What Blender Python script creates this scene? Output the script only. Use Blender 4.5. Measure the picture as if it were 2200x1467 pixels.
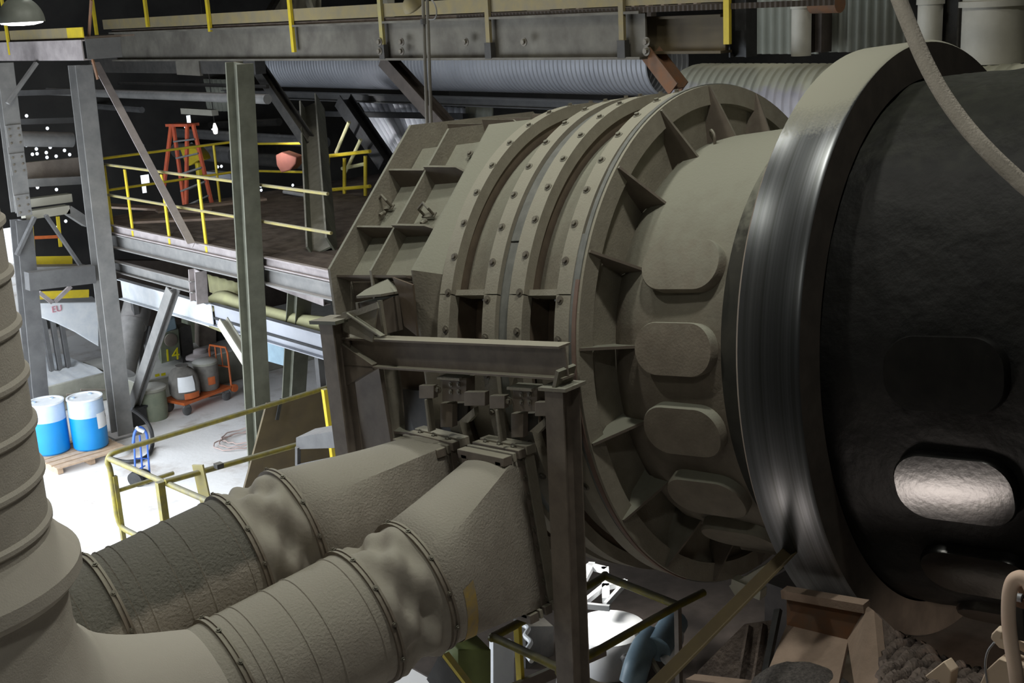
import bpy, bmesh, math, random
from mathutils import Vector, Matrix
V=Vector; R=math.radians; pi=math.pi; sin=math.sin; cos=math.cos
random.seed(7)
SC=bpy.context.scene; COL=SC.collection
for o in list(bpy.data.objects): bpy.data.objects.remove(o)

# ------------------------------------------------------------------ camera
FPX,YAW,PITCH,ROLL=2669.,.7308,.2669,.0532
CAM=V((0,0,7))
FW=V((sin(YAW)*cos(PITCH),cos(YAW)*cos(PITCH),-sin(PITCH)))
_r=V((cos(YAW),-sin(YAW),0)); _u=_r.cross(FW)
RT=_r*cos(ROLL)-_u*sin(ROLL); UP=_r*sin(ROLL)+_u*cos(ROLL)
cd=bpy.data.cameras.new('camera'); cam=bpy.data.objects.new('camera',cd); COL.objects.link(cam)
cd.sensor_width=36; cd.lens=FPX/2200*36; cd.clip_start=.05; cd.clip_end=200
M=Matrix.Identity(4)
for i in range(3):
    M[i][0]=RT[i]; M[i][1]=UP[i]; M[i][2]=-FW[i]; M[i][3]=CAM[i]
cam.matrix_world=M; SC.camera=cam

# ------------------------------------------------------------------ world, lights, exposure
w=bpy.data.worlds.new('world'); SC.world=w; w.use_nodes=True
bg=w.node_tree.nodes['Background']; bg.inputs[0].default_value=(.86,.93,1,1); bg.inputs[1].default_value=1.6
SC.view_settings.view_transform='Standard'; SC.view_settings.look='None'
SC.view_settings.gamma=1; SC.view_settings.use_curve_mapping=False
SC.view_settings.exposure=-0.12
def area(name,loc,target,size,power,col,sy=None,spread=None):
    l=bpy.data.lights.new(name,'AREA'); l.energy=power; l.color=col; l.size=size
    if sy: l.shape='RECTANGLE'; l.size_y=sy
    if spread: l.spread=spread
    o=bpy.data.objects.new(name,l); COL.objects.link(o); o.location=loc
    o.rotation_euler=(V(target)-V(loc)).to_track_quat('-Z','Y').to_euler()
    return o
LAMPS=[(5.9,4.4,11.3,1.5),(7.3,8.4,10.9,.85),(7.0,15.5,9.8,.55),(14.5,13.0,11.0,.6),(15.5,6.5,11.4,.7),(3.0,8.5,11.0,1.0),(1.0,2.0,9.5,.45)]
for x,y,z,k in LAMPS:
    area('high_bay_light',(x,y,z),(x,y,0),.45,120*k,(1,.99,.89))
area('daylight_door',(3.25,17.6,2.6),(9,17.4,.6),9.5,1300,(.82,.9,1),4.8)
area('tank_spot_light',(7.6,9.4,2.1),(8.9,8.5,.6),.3,13,(1,.98,.94),None,.85)  # unseen spot added to brighten the white tank
area('pad_glint_light',(4.0,4.45,1.15),(6.6,3.45,4.0),.9,3.5,(1,.88,.80),.55,.75)  # unseen lamp added for the glint on the black pad
area('warm_floor_light',(5.4,1.3,3.7),(7.6,3.6,1.3),.4,22,(1,.82,.66),None,.95)
area('panel_fill_light',(10.4,19.6,5.0),(14.9,19.6,4.6),.3,8,(.95,.96,1),None,.7)  # unseen lamp added to brighten the corrugated panel

# ------------------------------------------------------------------ pixel -> world on a real plane
def ray(px,py): return FW+RT*((px-1100)/FPX)-UP*((py-733.5)/FPX)
def PX(px,py,x): r=ray(px,py); return CAM+r*((x-CAM.x)/r.x)
def PY(px,py,y): r=ray(px,py); return CAM+r*((y-CAM.y)/r.y)
def PZ(px,py,z): r=ray(px,py); return CAM+r*((z-CAM.z)/r.z)
def DD(px,py,d): return CAM+ray(px,py)*d
# kiln frame: s along the axis (towards the right), a sideways towards the near side, b up
KC=V((8.2938,6.3808,4.1474)); _az,_in=-.1017,.1139
KD=V((-sin(_az)*cos(_in),-cos(_az)*cos(_in),sin(_in)))
KU=KD.cross(V((0,0,1))).normalized()
if KU.x>0: KU=-KU
KW=KD.cross(KU)
if KW.z<0: KW=-KW
def KX(s,a,b): return KC+KD*s+KU*a+KW*b
def KT(s,r,t): return KC+KD*s+(KW*cos(t)+KU*sin(t))*r
def AK(px,py,a):
    v=ray(px,py); o=CAM-KC; return CAM+v*((a-o.dot(KU))/v.dot(KU))
def AS(px,py,s):
    v=ray(px,py); o=CAM-KC; return CAM+v*((s-o.dot(KD))/v.dot(KD))

# ------------------------------------------------------------------ materials
MATS={}
def mat(name,c1,c2=None,rough=.7,metal=0,scale=6,dust=None,dlo=.35,dhi=.85,bump=0,bscale=60,emit=None,wave=None,coat=0,cut=(.35,.68),streak=None,spec=.5,dn=.5):
    if name in MATS: return MATS[name]
    m=bpy.data.materials.new(name); m.use_nodes=True; nt=m.node_tree; N=nt.nodes; L=nt.links
    b=N['Principled BSDF']; b.inputs['Roughness'].default_value=rough; b.inputs['Metallic'].default_value=metal
    b.inputs['Specular IOR Level'].default_value=spec
    if coat: b.inputs['Coat Weight'].default_value=coat; b.inputs['Coat Roughness'].default_value=.25
    tc=N.new('ShaderNodeTexCoord'); geo=N.new('ShaderNodeNewGeometry')
    n=N.new('ShaderNodeTexNoise'); n.inputs['Scale'].default_value=scale; n.inputs['Detail'].default_value=7; n.inputs['Roughness'].default_value=.62
    if streak:   # brush lines that run round the drum: noise along the axis only
        vm=N.new('ShaderNodeVectorMath'); vm.operation='DOT_PRODUCT'; vm.inputs[1].default_value=streak; L.new(geo.outputs['Position'],vm.inputs[0])
        n.noise_dimensions='1D'; L.new(vm.outputs['Value'],n.inputs['W'])
    else: L.new(geo.outputs['Position'],n.inputs['Vector'])
    mr=N.new('ShaderNodeMapRange'); mr.inputs[1].default_value=cut[0]; mr.inputs[2].default_value=cut[1]; L.new(n.outputs[0],mr.inputs[0])
    mx=N.new('ShaderNodeMix'); mx.data_type='RGBA'
    mx.inputs[6].default_value=(*c1,1); mx.inputs[7].default_value=(*(c2 or c1),1); L.new(mr.outputs[0],mx.inputs[0])
    out=mx.outputs[2]
    if dust:
        sp=N.new('ShaderNodeSeparateXYZ'); L.new(geo.outputs['Normal'],sp.inputs[0])
        n2=N.new('ShaderNodeTexNoise'); n2.inputs['Scale'].default_value=scale*2.3; n2.inputs['Detail'].default_value=8; L.new(geo.outputs['Position'],n2.inputs['Vector'])
        ad=N.new('ShaderNodeMath'); ad.operation='MULTIPLY_ADD'; ad.inputs[1].default_value=dn; L.new(n2.outputs[0],ad.inputs[0]); L.new(sp.outputs[2],ad.inputs[2])
        r2=N.new('ShaderNodeMapRange'); r2.inputs[1].default_value=dlo+dn/2; r2.inputs[2].default_value=dhi+dn/2; L.new(ad.outputs[0],r2.inputs[0])
        m2=N.new('ShaderNodeMix'); m2.data_type='RGBA'; m2.inputs[7].default_value=(*dust,1); L.new(out,m2.inputs[6]); L.new(r2.outputs[0],m2.inputs[0]); out=m2.outputs[2]
        if metal:   # neither dust nor the tyre's painted sheen is metal
            iv=N.new('ShaderNodeMath'); iv.operation='MULTIPLY_ADD'; iv.inputs[1].default_value=-metal; iv.inputs[2].default_value=metal; L.new(r2.outputs[0],iv.inputs[0]); L.new(iv.outputs[0],b.inputs['Metallic'])
            rv=N.new('ShaderNodeMath'); rv.operation='MULTIPLY_ADD'; rv.inputs[1].default_value=.85-rough; rv.inputs[2].default_value=rough; L.new(r2.outputs[0],rv.inputs[0]); L.new(rv.outputs[0],b.inputs['Roughness'])
    L.new(out,b.inputs['Base Color'])
    if wave:
        wv=N.new('ShaderNodeTexWave'); wv.inputs['Scale'].default_value=wave[0]; wv.bands_direction=wave[1]; wv.inputs['Distortion'].default_value=wave[2] if len(wave)>2 else 0
        L.new(geo.outputs['Position'],wv.inputs['Vector'])
        bp=N.new('ShaderNodeBump'); bp.inputs['Strength'].default_value=.8; bp.inputs['Distance'].default_value=.04; L.new(wv.outputs[0],bp.inputs['Height']); L.new(bp.outputs[0],b.inputs['Normal'])
    elif bump:
        n3=N.new('ShaderNodeTexNoise'); n3.inputs['Scale'].default_value=bscale; n3.inputs['Detail'].default_value=6; L.new(geo.outputs['Position'],n3.inputs['Vector'])
        bp=N.new('ShaderNodeBump'); bp.inputs['Strength'].default_value=bump; bp.inputs['Distance'].default_value=.02; L.new(n3.outputs[0],bp.inputs['Height']); L.new(bp.outputs[0],b.inputs['Normal'])
    if emit:
        b.inputs['Emission Color'].default_value=(*emit[0],1); b.inputs['Emission Strength'].default_value=emit[1]
    MATS[name]=m; return m
G=(.285,.285,.23)      # settled cement dust
m_kiln=mat('dusty_kiln_steel',(.15,.125,.098),(.22,.19,.15),.85,0,3,G,.15,.8,.25,40)
m_neckd=mat('neck_black_steel',(.022,.022,.018),(.04,.038,.03),.8,0,5,G,.55,.95)  # near-black base beside the tyre, pale dust on upward faces
m_pad=mat('dusty_pad_steel',(.19,.16,.125),(.25,.215,.17),.85,0,5,G,.2,.8,.2,50)
m_black=mat('blackened_shell',(.005,.005,.005),(.009,.0088,.008),.6,0,4,(.028,.03,.022),.72,1.1,bump=1,bscale=6,spec=.2)
m_black2=mat('blackened_pad',(.006,.006,.006),(.010,.0098,.009),.25,0,8,None,bump=.06,bscale=22)
m_tyre=mat('polished_tyre_steel',(.115,.12,.128),(.065,.068,.068),.34,.8,26,(.29,.285,.23),.77,.85,streak=tuple(KD),dn=.07)  # beige upper band paints in the bright sheen, via the dust input
m_tyref=mat('tyre_side_grime',(.055,.045,.038),(.085,.07,.058),.8,0,5,(.2,.18,.14),.3,1)
m_tyree=mat('tyre_edge_pale',(.24,.19,.15),(.32,.26,.2),.7,0,8)  # pale brown chamfer on the tyre's left edge
m_hood=mat('dusty_hood_steel',(.21,.19,.152),(.275,.25,.2),.85,0,4,G,.1,.75,.25,45)
m_hoodd=mat('hood_brown_steel',(.13,.105,.085),(.18,.15,.12),.85,0,5,G,.35,.9)
m_flange=mat('dusty_flange_steel',(.27,.245,.195),(.335,.305,.245),.85,0,6,(.35,.335,.27),.1,.75,.2,60)
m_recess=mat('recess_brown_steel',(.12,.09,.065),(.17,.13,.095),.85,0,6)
m_rubber=mat('grey_rubber_seal',(.16,.165,.155),(.22,.225,.21),.7,0,10)
m_rubr=mat('reddish_seal_edge',(.20,.13,.105),(.24,.165,.13),.7,0,10)
m_dark=mat('dark_steel',(.035,.033,.03),(.06,.055,.048),.7,0,8,(.14,.13,.11),.4,1)
m_bolt=mat('bolt_steel',(.13,.11,.09),(.2,.18,.14),.6,.3,20,G,.5,1)
m_duct=mat('dusty_duct_sheet',(.345,.31,.262),(.43,.39,.335),.85,0,5,(.36,.34,.285),.2,.8,.45,55)
m_ductd=mat('caked_duct_dust',(.345,.31,.262),(.43,.39,.335),.9,0,2.2,(.17,.165,.14),.30,.46,.9,45)
m_band=mat('duct_clamp_steel',(.17,.14,.11),(.24,.2,.16),.75,0,12,(.33,.31,.25),.4,.9)
m_sleeve=mat('fabric_sleeve',(.31,.28,.24),(.38,.345,.295),.9,0,4,(.36,.34,.285),.3,.9,.2,25)
m_yellowstain=mat('worn_yellow_band',(.55,.38,.10),(.38,.31,.2),.8,0,14)
m_hdr=mat('dusty_ribbed_sheet',(.48,.44,.385),(.54,.50,.44),.9,0,5,(.48,.45,.39),.3,.9,.3,90)
m_frame=mat('brown_frame_steel',(.15,.122,.10),(.22,.185,.15),.8,0,5,(.36,.34,.27),.35,.9)
m_olive=mat('olive_steel',(.095,.097,.07),(.14,.142,.105),.75,0,4,(.32,.30,.25),.4,1)
m_grey=mat('dusty_grey_steel',(.15,.148,.142),(.215,.208,.195),.75,0,4,(.42,.39,.37),.4,1)
m_greyd=mat('dark_grey_steel',(.085,.083,.082),(.12,.118,.115),.75,0,4,(.30,.29,.28),.5,1)
m_rose=mat('dusty_rose_steel',(.25,.22,.215),(.36,.32,.31),.8,0,5,(.50,.44,.42),.3,.9)
m_deck=mat('brown_deck_grating',(.10,.075,.06),(.20,.16,.13),.85,0,5)
m_yel=mat('yellow_paint',(.62,.47,.02),(.50,.38,.03),.55,0,7,(.45,.41,.25),.6,1.1)
m_yeld=mat('dusty_yellow_paint',(.36,.30,.09),(.28,.25,.14),.75,0,6,(.40,.37,.28),.4,1)
m_yelr=mat('worn_yellow_rail',(.24,.20,.02),(.12,.10,.035),.5,0,9,(.20,.19,.14),.55,1)
m_tan=mat('tan_toe_board',(.25,.20,.09),(.20,.17,.11),.8,0,5)
m_catw=mat('catwalk_steel',(.09,.08,.065),(.16,.148,.12),.8,0,2.2,(.3,.28,.24),.4,1)
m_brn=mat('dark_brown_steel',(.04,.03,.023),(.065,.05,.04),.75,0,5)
m_galv=mat('galvanised_culvert',(.36,.37,.40),(.42,.43,.46),.5,.25,2)
m_corr=mat('corrugated_sheet',(.72,.73,.76),(.62,.63,.66),.55,.1,1)
m_corrg=mat('green_grey_siding',(.27,.28,.23),(.34,.345,.29),.7,0,1.5)
m_culv=mat('dust_topped_culvert',(.34,.32,.34),(.42,.39,.41),.6,0,3,(.44,.43,.33),.30,.55)
m_pale=mat('pale_duct_paint',(.40,.38,.31),(.46,.44,.36),.75,0,3,(.36,.36,.29),.4,1)
m_pipew=mat('pale_pipe_paint',(.50,.48,.42),(.43,.41,.35),.6,0,3)
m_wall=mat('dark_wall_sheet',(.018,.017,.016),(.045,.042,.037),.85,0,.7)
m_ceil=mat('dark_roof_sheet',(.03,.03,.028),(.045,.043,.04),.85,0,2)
m_floor=mat('dusty_concrete_floor',(.78,.76,.74),(.48,.42,.37),.8,0,.9,bump=.15,bscale=12,cut=(.50,.68))
m_conc=mat('stained_concrete',(.30,.295,.24),(.20,.195,.16),.9,0,3,(.55,.54,.5),.5,1)
m_white=mat('white_dusted_steel',(.75,.76,.76),(.62,.65,.68),.7,0,5)
m_wht=mat('white_paint',(.82,.83,.83),(.74,.75,.76),.4,0,4)
m_blue=mat('blue_plastic',(.004,.20,.52),(.006,.23,.58),.38,0,3)
m_blues=mat('dusty_blue_band',(.42,.52,.66),(.36,.47,.62),.6,0,6)
m_blue2=mat('blue_paint',(.03,.10,.42),(.05,.14,.5),.4,0,8)
m_wood=mat('pallet_wood',(.50,.36,.24),(.38,.27,.18),.8,0,9)
m_orange=mat('orange_paint',(.55,.13,.03),(.42,.10,.03),.5,0,9)
m_ladder=mat('orange_fibreglass',(.60,.12,.05),(.45,.10,.06),.5,0,6)
m_blackr=mat('black_rubber',(.015,.015,.015),(.03,.03,.03),.6,0,10)
m_bag=mat('dusty_grey_plastic',(.14,.13,.115),(.20,.185,.16),.8,0,9)
m_rust=mat('rusty_brown',(.20,.09,.04),(.14,.09,.06),.85,0,7)
m_tray=mat('tan_dusty_plate',(.32,.235,.18),(.25,.185,.14),.85,0,7,bump=.2,bscale=60)
m_gran=mat('dark_granules',(.05,.045,.043),(.14,.125,.115),.95,0,45,bump=1,bscale=70)
m_dirt=mat('brown_dirt',(.09,.07,.06),(.16,.125,.105),.95,0,9,bump=1,bscale=25)
m_stone=mat('pale_lit_block',(.84,.69,.54),(.76,.61,.47),.85,0,6)
m_hose=mat('pale_rubber_hose',(.78,.56,.44),(.82,.64,.51),.6,0,5)
m_hoseg=mat('grey_dusty_hose',(.56,.51,.44),(.64,.585,.51),.85,0,20,bump=.3,bscale=120)
m_plate=mat('brown_plate',(.10,.075,.035),(.075,.055,.03),.7,0,3)
m_cable=mat('rope_hose_pink',(.48,.36,.32),(.4,.3,.27),.7,0,6)
m_green=mat('green_machine_paint',(.15,.17,.12),(.20,.215,.15),.7,0,6,(.3,.3,.25),.5,1)
m_ltyel=mat('pale_yellow_insulation',(.62,.60,.32),(.55,.52,.30),.8,0,5)
m_ygreen=mat('yellow_marking',(.75,.66,.01),None,.5)
m_red=mat('red_marking',(.55,.22,.26),None,.6)
m_pink=mat('salmon_plastic',(.34,.12,.085),(.28,.10,.075),.6,0,6)
m_shade=mat('enamel_lamp_shade',(.28,.30,.27),(.22,.235,.21),.45,0,5)
m_glow=mat('lamp_glow',(.9,.9,.9),None,.4,emit=((.95,.96,1),6))
m_glow2=mat('far_lamp_glow',(.9,.9,.9),None,.4,emit=((1,.97,.88),5))
m_litw=mat('lit_gap',(.9,.85,.7),None,.4,emit=((1,.93,.72),2.2))
m_teal=mat('green_box_paint',(.22,.27,.09),(.17,.2,.08),.7,0,5)
m_bluegrey=mat('blue_grey_paint',(.26,.36,.42),(.2,.28,.33),.4,0,5)

# ------------------------------------------------------------------ mesh builder
ORG={}
class MB:
    def __init__(s): s.b=bmesh.new(); s.m=0
    def f(s,vs):
        try:
            q=s.b.faces.new(vs); q.material_index=s.m; return q
        except ValueError: return None
    def hexa(s,p):   # 8 points: bottom 4 ccw, top 4 ccw
        v=[s.b.verts.new(q) for q in p]
        for a in((3,2,1,0),(4,5,6,7),(0,1,5,4),(1,2,6,5),(2,3,7,6),(3,0,4,7)): s.f([v[i] for i in a])
    def box(s,c,d,ax=None):
        c=V(c); x,y,z=[V(k) for k in (ax or ((1,0,0),(0,1,0),(0,0,1)))]
        x=x.normalized()*d[0]/2; y=y.normalized()*d[1]/2; z=z.normalized()*d[2]/2
        s.hexa([c-x-y-z,c+x-y-z,c+x+y-z,c-x+y-z,c-x-y+z,c+x-y+z,c+x+y+z,c-x+y+z]); return s
    def bb(s,a,b):
        a=V(a); b=V(b); s.box((a+b)/2,[abs(b[i]-a[i]) for i in range(3)]); return s
    def fr(s,p0,p1,up):
        d=(V(p1)-V(p0)); L=d.length; d=d/L; sd=d.cross(V(up))
        if sd.length<1e-4: sd=d.cross(V((1,0,.01)))
        sd.normalize(); u=sd.cross(d); return d,sd,u,L
    def bar(s,p0,p1,w,h,up=(0,0,1),off=(0,0)):   # w along side, h along up
        d,sd,u,L=s.fr(p0,p1,up); c=(V(p0)+V(p1))/2+sd*off[0]+u*off[1]
        s.box(c,(L,w,h),(d,sd,u)); return s
    def ibeam(s,p0,p1,h,w,t=.02,up=(0,0,1)):
        s.bar(p0,p1,w,t,up,(0,h/2-t/2)); s.bar(p0,p1,w,t,up,(0,-h/2+t/2)); s.bar(p0,p1,t,h-2*t,up); return s
    def chan(s,p0,p1,h,w,t=.015,up=(0,0,1),side=1):
        s.bar(p0,p1,w,t,up,(0,h/2-t/2)); s.bar(p0,p1,w,t,up,(0,-h/2+t/2)); s.bar(p0,p1,t,h-2*t,up,(side*(w/2-t/2),0)); return s
    def angle(s,p0,p1,w,t=.012,up=(0,0,1)):
        s.bar(p0,p1,w,t,up,(0,-w/2)); s.bar(p0,p1,t,w,up,(w/2,0)); return s
    def loops(s,rings,cap=True,closed=True):
        vr=[[s.b.verts.new(p) for p in r] for r in rings]; n=len(vr[0])
        for i in range(len(vr)-1):
            for j in range(n if closed else n-1):
                s.f([vr[i][j],vr[i][(j+1)%n],vr[i+1][(j+1)%n],vr[i+1][j]])
        if cap and closed:
            s.f(list(reversed(vr[0]))); s.f(vr[-1])
        return vr
    def tube(s,pts,r,n=10,cap=True):
        pts=[V(p) for p in pts]; rings=[]; up=None
        for i,p in enumerate(pts):
            d=(pts[min(i+1,len(pts)-1)]-pts[max(i-1,0)]).normalized()
            if up is None:
                up=d.cross(V((.13,.31,.94)))
                if up.length<.05: up=d.cross(V((1,0,0)))
                up.normalize()
            up=(up-d*up.dot(d)).normalized(); sd=d.cross(up); rr=r[i] if isinstance(r,(list,tuple)) else r
            rings.append([p+(up*cos(2*pi*k/n)+sd*sin(2*pi*k/n))*rr for k in range(n)])
        s.loops(rings,cap); return s
    def lathe(s,c,ax,prof,n=48,cap=False,t0=0,t1=2*pi,ref=None):
        c=V(c); ax=V(ax).normalized(); u=V(ref) if ref else ax.cross(V((0,0,1)))
        if u.length<1e-3: u=V((1,0,0))
        u=(u-ax*u.dot(ax)).normalized(); w=ax.cross(u); full=abs(t1-t0-2*pi)<1e-6
        m=n if full else n+1
        rings=[[c+ax*q[0]+(u*cos(t0+(t1-t0)*k/n)+w*sin(t0+(t1-t0)*k/n))*q[1] for k in range(m)] for q in prof]
        s.loops(rings,cap,full); return s
    def klathe(s,prof,n=96,t0=0,t1=2*pi,closed_prof=False):
        full=abs(t1-t0-2*pi)<1e-6; m=n if full else n+1
        if closed_prof: prof=list(prof)+[prof[0]]
        rings=[[KT(q[0],q[1],t0+(t1-t0)*k/n) for k in range(m)] for q in prof]
        vr=s.loops(rings,False,full)
        if closed_prof and not full:
            s.f([r[0] for r in vr[:-1]]); s.f([r[-1] for r in reversed(vr[:-1])])
        return s
    def prism(s,poly,ex):
        ex=V(ex); a=[s.b.verts.new(V(p)) for p in poly]; b=[s.b.verts.new(V(p)+ex) for p in poly]; n=len(a)
        s.f(list(reversed(a))); s.f(b)
        for i in range(n): s.f([a[i],a[(i+1)%n],b[(i+1)%n],b[i]])
        return s
    def corr(s,p00,p10,p01,p11,nu,amp,nrm,nv=1,wl=6):
        p00,p10,p01,p11=[V(p) for p in (p00,p10,p01,p11)]; nrm=V(nrm); N=nu*wl; rows=[]
        for j in range(nv+1):
            v=j/nv; rows.append([s.b.verts.new((p00*(1-v)+p01*v)*(1-i/N)+(p10*(1-v)+p11*v)*(i/N)+nrm*amp*max(-.8,min(.8,1.3*sin(2*pi*i/wl)))) for i in range(N+1)])
        for j in range(nv):
            for i in range(N): s.f([rows[j][i],rows[j][i+1],rows[j+1][i+1],rows[j+1][i]])
        return s
    def build(s,name,ms,parent=None,loc=None,bevel=0,solid=0,sharp=38):
        bm=s.b; bmesh.ops.remove_doubles(bm,verts=bm.verts,dist=1e-5)
        bmesh.ops.recalc_face_normals(bm,faces=bm.faces)
        if parent is not None: org=ORG[parent.name]
        else:
            if loc is None:
                xs=[v.co.x for v in bm.verts]; ys=[v.co.y for v in bm.verts]; zs=[v.co.z for v in bm.verts]
                loc=((min(xs)+max(xs))/2,(min(ys)+max(ys))/2,min(zs))
            org=V(loc)
        bmesh.ops.translate(bm,verts=bm.verts,vec=-org)
        for f in bm.faces: f.smooth=True
        lim=R(sharp)
        for e in bm.edges:
            if len(e.link_faces)==2 and e.calc_face_angle(0)>lim: e.smooth=False
        me=bpy.data.meshes.new(name); bm.to_mesh(me); bm.free()
        for m in (ms if isinstance(ms,(list,tuple)) else [ms]): me.materials.append(m)
        o=bpy.data.objects.new(name,me); COL.objects.link(o)
        ORG[o.name]=org
        if parent is not None: o.parent=parent
        else: o.location=org
        if solid:
            md=o.modifiers.new('thickness','SOLIDIFY'); md.thickness=solid; md.offset=0
        if bevel:
            md=o.modifiers.new('bevel','BEVEL'); md.width=bevel; md.segments=2; md.limit_method='ANGLE'; md.angle_limit=R(40)
        return o
def tag(o,label,cat,group=None,kind=None):
    o['label']=label; o['category']=cat
    if group: o['group']=group
    if kind: o['kind']=kind
    return o
def thing(name,label,cat,loc,group=None):
    o=bpy.data.objects.new(name,None); COL.objects.link(o); o.location=V(loc); o.empty_display_size=.1; ORG[o.name]=V(loc)
    return tag(o,label,cat,group)
def struct(o): o['kind']='structure'; return o
def instance(src,name,parent,mw):
    """copy a child mesh (built at the origin) with its own placement"""
    o=src.copy(); o.name=name; COL.objects.link(o); o.parent=parent
    o.matrix_local=Matrix.Translation(-ORG[parent.name])@mw; ORG[o.name]=ORG[parent.name]; return o
def frame_m(loc,z,x=(0,0,1)):
    z=V(z).normalized(); x=V(x); x=(x-z*x.dot(z))
    if x.length<1e-3: x=V((1,0,0))-z*z.x
    x.normalize(); y=z.cross(x); m=Matrix.Identity(4)
    for i in range(3): m[i][0]=x[i]; m[i][1]=y[i]; m[i][2]=z[i]; m[i][3]=loc[i]
    return m
def mesh_at_origin(mb,name,ms):
    bmesh.ops.recalc_face_normals(mb.b,faces=mb.b.faces)
    me=bpy.data.meshes.new(name); mb.b.to_mesh(me); mb.b.free()
    for m in (ms if isinstance(ms,(list,tuple)) else [ms]): me.materials.append(m)
    return me
def put(me,name,parent,mw):
    o=bpy.data.objects.new(name,me); COL.objects.link(o); o.parent=parent
    o.matrix_local=Matrix.Translation(-ORG[parent.name])@mw; ORG[o.name]=ORG[parent.name]; return o
b=MB(); b.lathe((0,0,0),(0,0,1),[(-.004,.034),(.004,.034)],12,True); b.lathe((0,0,0),(0,0,1),[(.004,.02),(.022,.02)],6,True)
bolt_me=mesh_at_origin(b,'bolt',m_bolt)
def catmull(p,k=6):
    p=[V(q) for q in p]; q=[p[0]*2-p[1]]+p+[p[-1]*2-p[-2]]; out=[]
    for i in range(1,len(q)-2):
        for j in range(k):
            t=j/k; a,b_,c,d=q[i-1:i+3]
            out.append(.5*((2*b_)+(c-a)*t+(2*a-5*b_+4*c-d)*t*t+(3*b_-a-3*c+d)*t**3))
    out.append(p[-1]); return out
# ================================================================== SETTING
b=MB(); b.bb((-7,-9,-.2),(26,32,0)); struct(b.build('floor',m_floor))
b=MB(); b.bb((-7,-9,12.6),(26,32,12.8)); struct(b.build('ceiling',m_ceil))
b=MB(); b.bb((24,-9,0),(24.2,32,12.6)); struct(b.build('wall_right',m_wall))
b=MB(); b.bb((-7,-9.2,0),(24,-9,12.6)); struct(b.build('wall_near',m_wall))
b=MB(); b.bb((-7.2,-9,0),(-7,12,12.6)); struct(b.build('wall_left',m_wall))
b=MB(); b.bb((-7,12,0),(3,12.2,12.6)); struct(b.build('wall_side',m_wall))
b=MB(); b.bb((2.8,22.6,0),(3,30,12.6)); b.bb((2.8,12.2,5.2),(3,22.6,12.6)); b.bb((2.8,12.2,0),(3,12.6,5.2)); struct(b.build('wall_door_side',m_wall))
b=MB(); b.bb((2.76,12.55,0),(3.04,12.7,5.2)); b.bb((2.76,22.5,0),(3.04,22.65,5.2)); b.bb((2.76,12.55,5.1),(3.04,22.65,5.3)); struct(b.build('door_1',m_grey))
# far wall, a sheet full of small daylight holes, with a tall door slit and a few gaps
YW=29.0; cs=.07; cells={}
b=MB(); x0,x1,z0,z1=2.8,24.2,0,12.6
def rect_px(xa,ya,xb,yb):
    p=PY(xa,ya,YW); q=PY(xb,yb,YW); return (min(p.x,q.x),min(p.z,q.z),max(p.x,q.x),max(p.z,q.z))
op=[(9.9,0.0,11.0,2.55)]
for r_ in((397,251,411,265),(393,283,404,298),(457,272,462,281),(306,376,310,415),(315,378,323,390)): op.append(rect_px(*r_))
rng=random.Random(3); dots=[]
for px,py in((62,316),(82,316),(110,315),(54,333),(66,337),(80,331),(100,325),(100,336),(120,333),(45,343),(104,274),(55,249),(5,272),(84,405),(125,402),(142,475),(138,460),(128,487),(308,313),(395,272),(407,290),(411,305),(466,359),(472,359),(138,325),(150,328),(563,395),(568,400),(630,395),(564,412)):
    p=PY(px,py,YW); dots.append((p.x,p.z))
ps=[[]]
xs=sorted(set([x0,x1]+[o[0] for o in op]+[o[2] for o in op])); 
# solid sheet as a grid of panels; openings and holes are left out
NX=int((x1-x0)/.11); NZ=int((z1-z0)/.11)
vg={}
def vv(i,j):
    if (i,j) not in vg: vg[(i,j)]=b.b.verts.new((x0+(x1-x0)*i/NX,YW,z0+(z1-z0)*j/NZ))
    return vg[(i,j)]
hole=set()
for dx,dz in dots: hole.add((int((dx-x0)/(x1-x0)*NX),int((dz-z0)/(z1-z0)*NZ)))
i=0
for j in range(NZ):
    for i in range(NX):
        cx=x0+(x1-x0)*(i+.5)/NX; cz=z0+(z1-z0)*(j+.5)/NZ
        if (i,j) in hole:
            w_=(x1-x0)/NX; h_=(z1-z0)/NZ; o8=[b.b.verts.new((cx+.042*cos(pi/4*k+pi/8),YW,cz+.042*sin(pi/4*k+pi/8))) for k in range(8)]
            c4=[vv(i+1,j+1),vv(i,j+1),vv(i,j),vv(i+1,j)]
            for k in range(8):
                if k%2==0: b.f([o8[k],o8[(k+1)%8],c4[((k+1)//2)%4] if False else c4[(k//2)%4]])
                else: b.f([o8[k],o8[(k+1)%8],c4[((k+1)//2)%4],c4[(k//2)%4]])
            continue
        if any(o[0]<cx<o[2] and o[1]<cz<o[3] for o in op): continue
        b.f([vv(i,j),vv(i+1,j),vv(i+1,j+1),vv(i,j+1)])
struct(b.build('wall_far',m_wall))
b=MB(); b.bb((3,29.3,-.25),(14,60,-.05)); struct(b.build('ground_outside',m_floor))
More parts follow.
